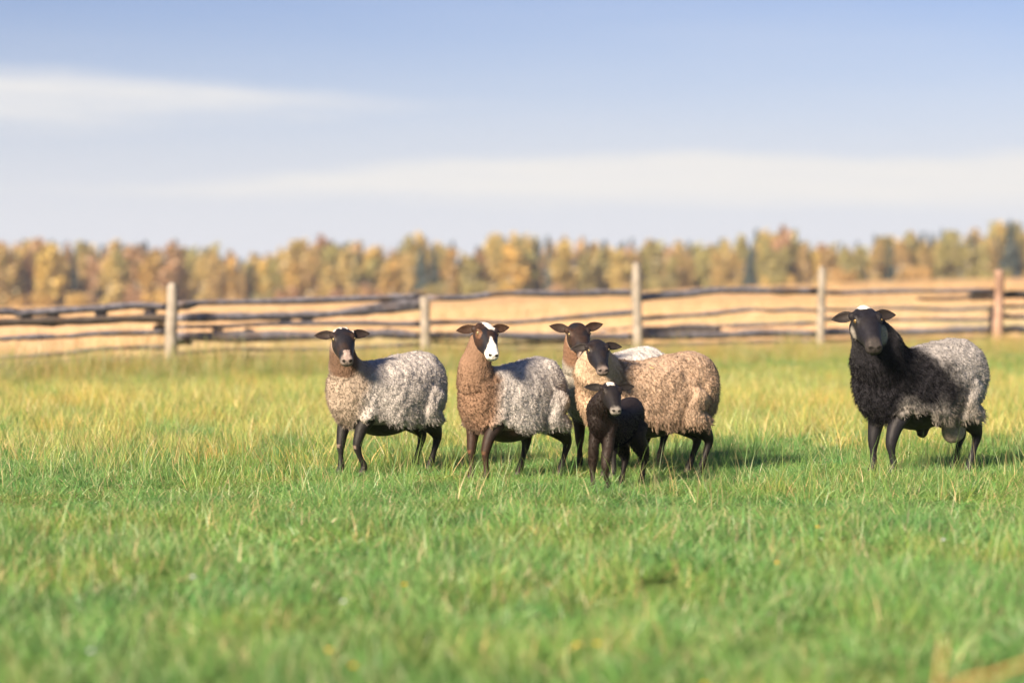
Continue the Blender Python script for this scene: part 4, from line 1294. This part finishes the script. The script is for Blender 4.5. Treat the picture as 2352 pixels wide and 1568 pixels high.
def build_grass():
    rg = np.random.default_rng(77)
    G = [(.155, .345, .090), (.210, .385, .12), (.115, .285, .090), (.29, .38, .16), (.54, .46, .28)]
    GW = [.36, .30, .2, .10, .04]
    short = [proto('turf_%d' % i, M_GRASS, blades(150, .15, .035, .105, .0048, .35, G, GW, 200 + i), blades(26, .15, .09, .17, .0042, .22, G, [.3, .3, .2, .15, .1], 220 + i)) for i in range(6)]
    mid = [proto('tuft_%d' % i, M_GRASS, blades(34, .10, .14, .30, .0036, .22, [(.18, .36, .08), (.25, .39, .105), (.125, .28, .075), (.56, .47, .25)], [.4, .3, .2, .12], 240 + i, flop=.3)) for i in range(5)]
    gold = [proto('gold_%d' % i, M_GRASS, blades(46, .16, .10, .26, .0040, .22, [(.60, .53, .19), (.50, .50, .16), (.62, .46, .23), (.32, .42, .11)], [.3, .35, .15, .3], 260 + i, flop=.35)) for i in range(4)]
    stem = [proto('stem_%d' % i, M_GRASS, blades(9, .26, .16, .36, .0030, .16, [(.16, .31, .075), (.26, .38, .11), (.09, .20, .06), (.60, .50, .27)], [.35, .3, .2, .18], 280 + i, flop=.28)) for i in range(5)]
    P, A, Sc, Va = [], [], [], []

    def put(xy, s, var, tilt=.08):
        n = len(xy); z = ground_z(xy[:, 0], xy[:, 1])
        P.append(np.column_stack([xy, z])); A.append(np.column_stack([rg.normal(0, tilt, n), rg.normal(0, tilt, n), rg.uniform(0, 6.28, n)])); Sc.append(s); Va.append(var)

    def n3(xy, f, o):
        return vnoise(np.column_stack([xy * f, np.full(len(xy), o)]))
    for y0, y1, dens in ((4.6, 11, 42), (11, 18, 42), (18, 27, 26), (27, 50, 12)):
        xy = wedge(int(area(y0, y1) * dens), y0, y1, rg)
        xy = xy[beyond(xy[:, 0], xy[:, 1]) < .5]
        hh = .22 + .46 * n3(xy, 1.3, 2.2) + .20 * n3(xy, 4, 5.2) + .60 * n3(xy, .8, 8.8) * (xy[:, 1] < 11.5)
        big = 1.0 if y1 <= 18 else (1.25 if y1 <= 27 else 1.9)
        s = np.column_stack([np.full(len(xy), big) * rg.uniform(.85, 1.15, len(xy))] * 2 + [hh * (1.0 if y1 <= 18 else .95)])
        put(xy, s, rg.integers(0, 6, len(xy)), .22 if y1 <= 11 else .08)
    # single longer tufts
    for y0, y1, dens in ((4.8, 11.5, 2.0), (11.5, 14.0, 2.6), (14.0, 20, 6), (20, 33, 5)):
        xy = wedge(int(area(y0, y1) * dens), y0, y1, rg); xy = xy[beyond(xy[:, 0], xy[:, 1]) < .3]
        xy = xy[n3(xy, .9, 7.7) + .35 * rg.random(len(xy)) > .50]
        s = rg.uniform(.7, 1.15, len(xy)); put(xy, np.column_stack([s, s, s]), 6 + rg.integers(0, 5, len(xy)), .12)
    # middle-distance grass with the yellow of low sunlight put into its colour
    for y0, y1, dens in ((14.2, 20, 26), (20, 30, 30), (30, 50, 16)):
        xy = wedge(int(area(y0, y1) * dens), y0, y1, rg); xy = xy[beyond(xy[:, 0], xy[:, 1]) < .3]
        edge = sstep(14.3, 19.5, xy[:, 1] - .25 * xy[:, 0] + 2.0 * (n3(xy, .6, 3.3) - .5))
        xy = xy[rg.random(len(xy)) < edge * (.35 + .65 * n3(xy, .8, 11.1))]
        s = rg.uniform(.8, 1.25, len(xy)); put(xy, np.column_stack([s, s, s * .9 * (1 - .5 * sstep(22, 34, xy[:, 1]))]), 11 + rg.integers(0, 4, len(xy)), .1)
    for y0, y1, dens in ((9.5, 12.2, 6), (12.2, 16.5, 22), (16.5, 24, 10)):
        xy = wedge(int(area(y0, y1) * dens), y0, y1, rg)
        xy = xy[n3(xy, 1.1, 15.5) + .5 * rg.random(len(xy)) > .55]
        s = rg.uniform(.6, 1.1, len(xy)); put(xy, np.column_stack([s, s, s]), 15 + rg.integers(0, 5, len(xy)), .12)
    cat = lambda L: np.concatenate(L)
    # joined order is reversed by nothing that matters: every variant index is in range
    scatter('grass', cat(P), cat(A), cat(Sc), cat(Va), order(short + mid + gold + stem), 'short green pasture grass with longer tufts, some dry, some coloured yellow as by low sunlight')

    # tall rank grass along the fence
    tall = [proto('rank_%d' % i, M_GRASS, blades(60, .20, .30, .55, .006, .18, [(.24, .33, .085), (.33, .37, .11), (.15, .26, .075), (.52, .40, .19)], [.4, .3, .2, .22], 300 + i, flop=.25),
                  blades(16, .18, .45, .75, .0035, .14, [(.58, .42, .23), (.46, .38, .17)], [.5, .5], 320 + i, flop=.2)) for i in range(4)]
    P.clear(); A.clear(); Sc.clear(); Va.clear()
    for k, (a, b) in enumerate(zip(FP[:-1], FP[1:])):
        n = 420; t = rg.random((n, 1)); off = np.minimum(rg.normal(-1.1, 1.0, (n, 1)), .5)
        xy = a + (b - a) * t + FN * off
        s = (1.45 if k < 2 else 1.15) * rg.uniform(.28, .64, n) * np.where(rg.random(n) < .15, 1.45, 1) * np.clip(1.05 - .22 * np.abs(off[:, 0] + .6), .45, 1); put(xy, np.column_stack([s, s, s]), rg.integers(0, 4, n))
    scatter('fence_grass', cat(P), cat(A), cat(Sc), cat(Va), tall, 'rank tall grass with brown seed stalks along the fence')

    # dry field beyond the fence
    Dc = [(.73, .52, .335), (.68, .47, .28), (.77, .56, .385), (.60, .45, .20)]
    dry = [proto('straw_%d' % i, M_DRY, blades(170, .7, .22, .45, .016, .25, Dc, [.35, .3, .25, .1], 340 + i, segs=2, flop=.4)) for i in range(4)]
    P.clear(); A.clear(); Sc.clear(); Va.clear()
    for y0, y1, dens, big in ((28, 60, 3.2, 1.0), (60, 120, 1.0, 1.8), (120, 240, .22, 3.6), (240, 446, .06, 6.5)):
        xy = wedge(int(area(y0, y1, margin=4) * dens), y0, y1, rg, margin=4); xy = xy[beyond(xy[:, 0], xy[:, 1]) > 1.2]
        s = rg.uniform(.8, 1.25, len(xy)); put(xy, np.column_stack([s * big, s * big, s * (1.0 if big < 3 else .7)]), rg.integers(0, 4, len(xy)), .03)
    scatter('dry_field_grass', cat(P), cat(A), cat(Sc), cat(Va), dry, 'pale straw coloured dry grass of the field beyond the fence')


def order(L):
    return L[::-1]          # the join node stacks its links last first


build_grass()

# ------------------------------------------------------------------ small things in the grass
M_PETAL = m_vcol('petal', 0.6, 0.2); M_STRAW = m_vcol('straw_stalk', 0.6, 0.3)


def ground_at(px, py, z=0.0):
    d = (CAM_H - z) * FPX / (py - HORIZON)
    return np.array([(px - 1176) / FPX * d, d])


def flower(px, py, rgd, col, label, group):
    x, y = ground_at(px, py, .10); h = .11
    root = empty('flower', (x, y, float(ground_z(x, y))), rgd.uniform(0, 6.28)); tag(root, label, 'flower', group)
    V, Q, T = tube(np.array([[0, 0, 0], [.004, 0, h * .5], [.0, .003, h]]), np.array([.0016, .0014, .0012]), 5, up=(0, 1, 0))
    obj('stem', mesh_np('stem', V, Q, T, np.broadcast_to((.08, .14, .03), (len(V), 3)), M_PETAL), root)
    mb = MB()
    for ring, (m, l, tilt) in enumerate(((12, .014, .15), (9, .010, .7), (5, .006, 1.2))):
        for i in range(m):
            a = i * 6.283 / m + ring * .2; d = np.array([math.cos(a) * math.cos(tilt), math.sin(a) * math.cos(tilt), math.sin(tilt)]); sd = np.array([-math.sin(a), math.cos(a), 0]) * .0028
            p = np.array([0, .003, h])
            mb.add(np.array([p - sd * .5, p + sd * .5, p + d * l * .7 + sd, p + d * l, p + d * l * .7 - sd]), [(0, 1, 2, 4)], [(4, 2, 3)], col)
    obj('blossom', mb.mesh('blossom', M_PETAL, smooth=False), root)


def stalk(path, rad, col, label, group=None, name='dry_stalk'):
    P = spline(np.array(path, float), 12)
    V, Q, T = tube(P - P[0], np.linspace(rad, rad * .5, 12), 5, up=(0, .2, 1))
    o = obj(name, mesh_np(name, V, Q, T, np.broadcast_to(col, (len(V), 3)), M_STRAW), None, Vector(P[0])); tag(o, label, 'straw', group)


def build_small():
    rg = np.random.default_rng(5)
    for px, py in ((1322, 1491), (1370, 1488), (755, 1503), (814, 1535), (1787, 1294), (1880, 1220), (930, 1345), (1620, 1575)):
        flower(px, py, rg, (.75, .52, .02), 'tiny yellow flower in the short foreground grass', 'yellow flowers in the grass')
    for px, py in ((2170, 1245), (205, 1507), (440, 1330), (790, 1390)):
        flower(px, py, rg, (.70, .74, .78), 'tiny whitish clover flower in the short foreground grass', 'white flowers in the grass')
    # two stems close to the lens, lower right
    d = 4.6
    stalk([at(2140, 1990, d), at(2152, 1640, d), at(2172, 1470, d)], .0060, (.42, .24, .09), 'thick dry orange stalk standing upright in the foreground grass')
    stalk([at(2080, 1990, d), at(2180, 1610, d), at(2290, 1550, d), at(2400, 1510, d)], .0055, (.42, .24, .09), 'dry orange stalk lying slantwise in the foreground grass')
    stalk([at(1464, 838, 14.06), at(1482, 839, 14.02), at(1502, 846, 13.97)], .0028, (.62, .45, .18), 'thin yellow straw caught in the wool on the tan ewe\'s back', None, 'straw_wisp')
    stalk([at(1712, 1130, 13.1), at(1760, 1139, 13.0), at(1803, 1147, 12.9)], .0035, (.62, .48, .22), 'pale straw stalk lying on the grass beside the tan ewe')


build_small()

# ------------------------------------------------------------------ air
def build_haze():
    x0, x1, y0, y1, z0, z1 = -700, 700, -60, 700, -25, 40
    V = [(x, y, z) for x in (x0, x1) for y in (y0, y1) for z in (z0, z1)]
    me = bpy.data.meshes.new('haze'); me.from_pydata(V, [], [(0, 1, 3, 2), (4, 6, 7, 5), (0, 4, 5, 1), (2, 3, 7, 6), (0, 2, 6, 4), (1, 5, 7, 3)])
    m = bpy.data.materials.new('haze_air'); m.use_nodes = True; t = m.node_tree; t.nodes.clear()
    o = NN(t, 'ShaderNodeOutputMaterial'); p = NN(t, 'ShaderNodeVolumePrincipled')
    p.inputs['Color'].default_value = (.86, .90, 1.0, 1); p.inputs['Density'].default_value = 0.0003; p.inputs['Anisotropy'].default_value = 0.2
    LK(t, p.outputs[0], o.inputs['Volume']); me.materials.append(m)
    tag(obj('haze', me), 'thin evening haze lying over the fields', None, None, 'stuff')


build_haze()
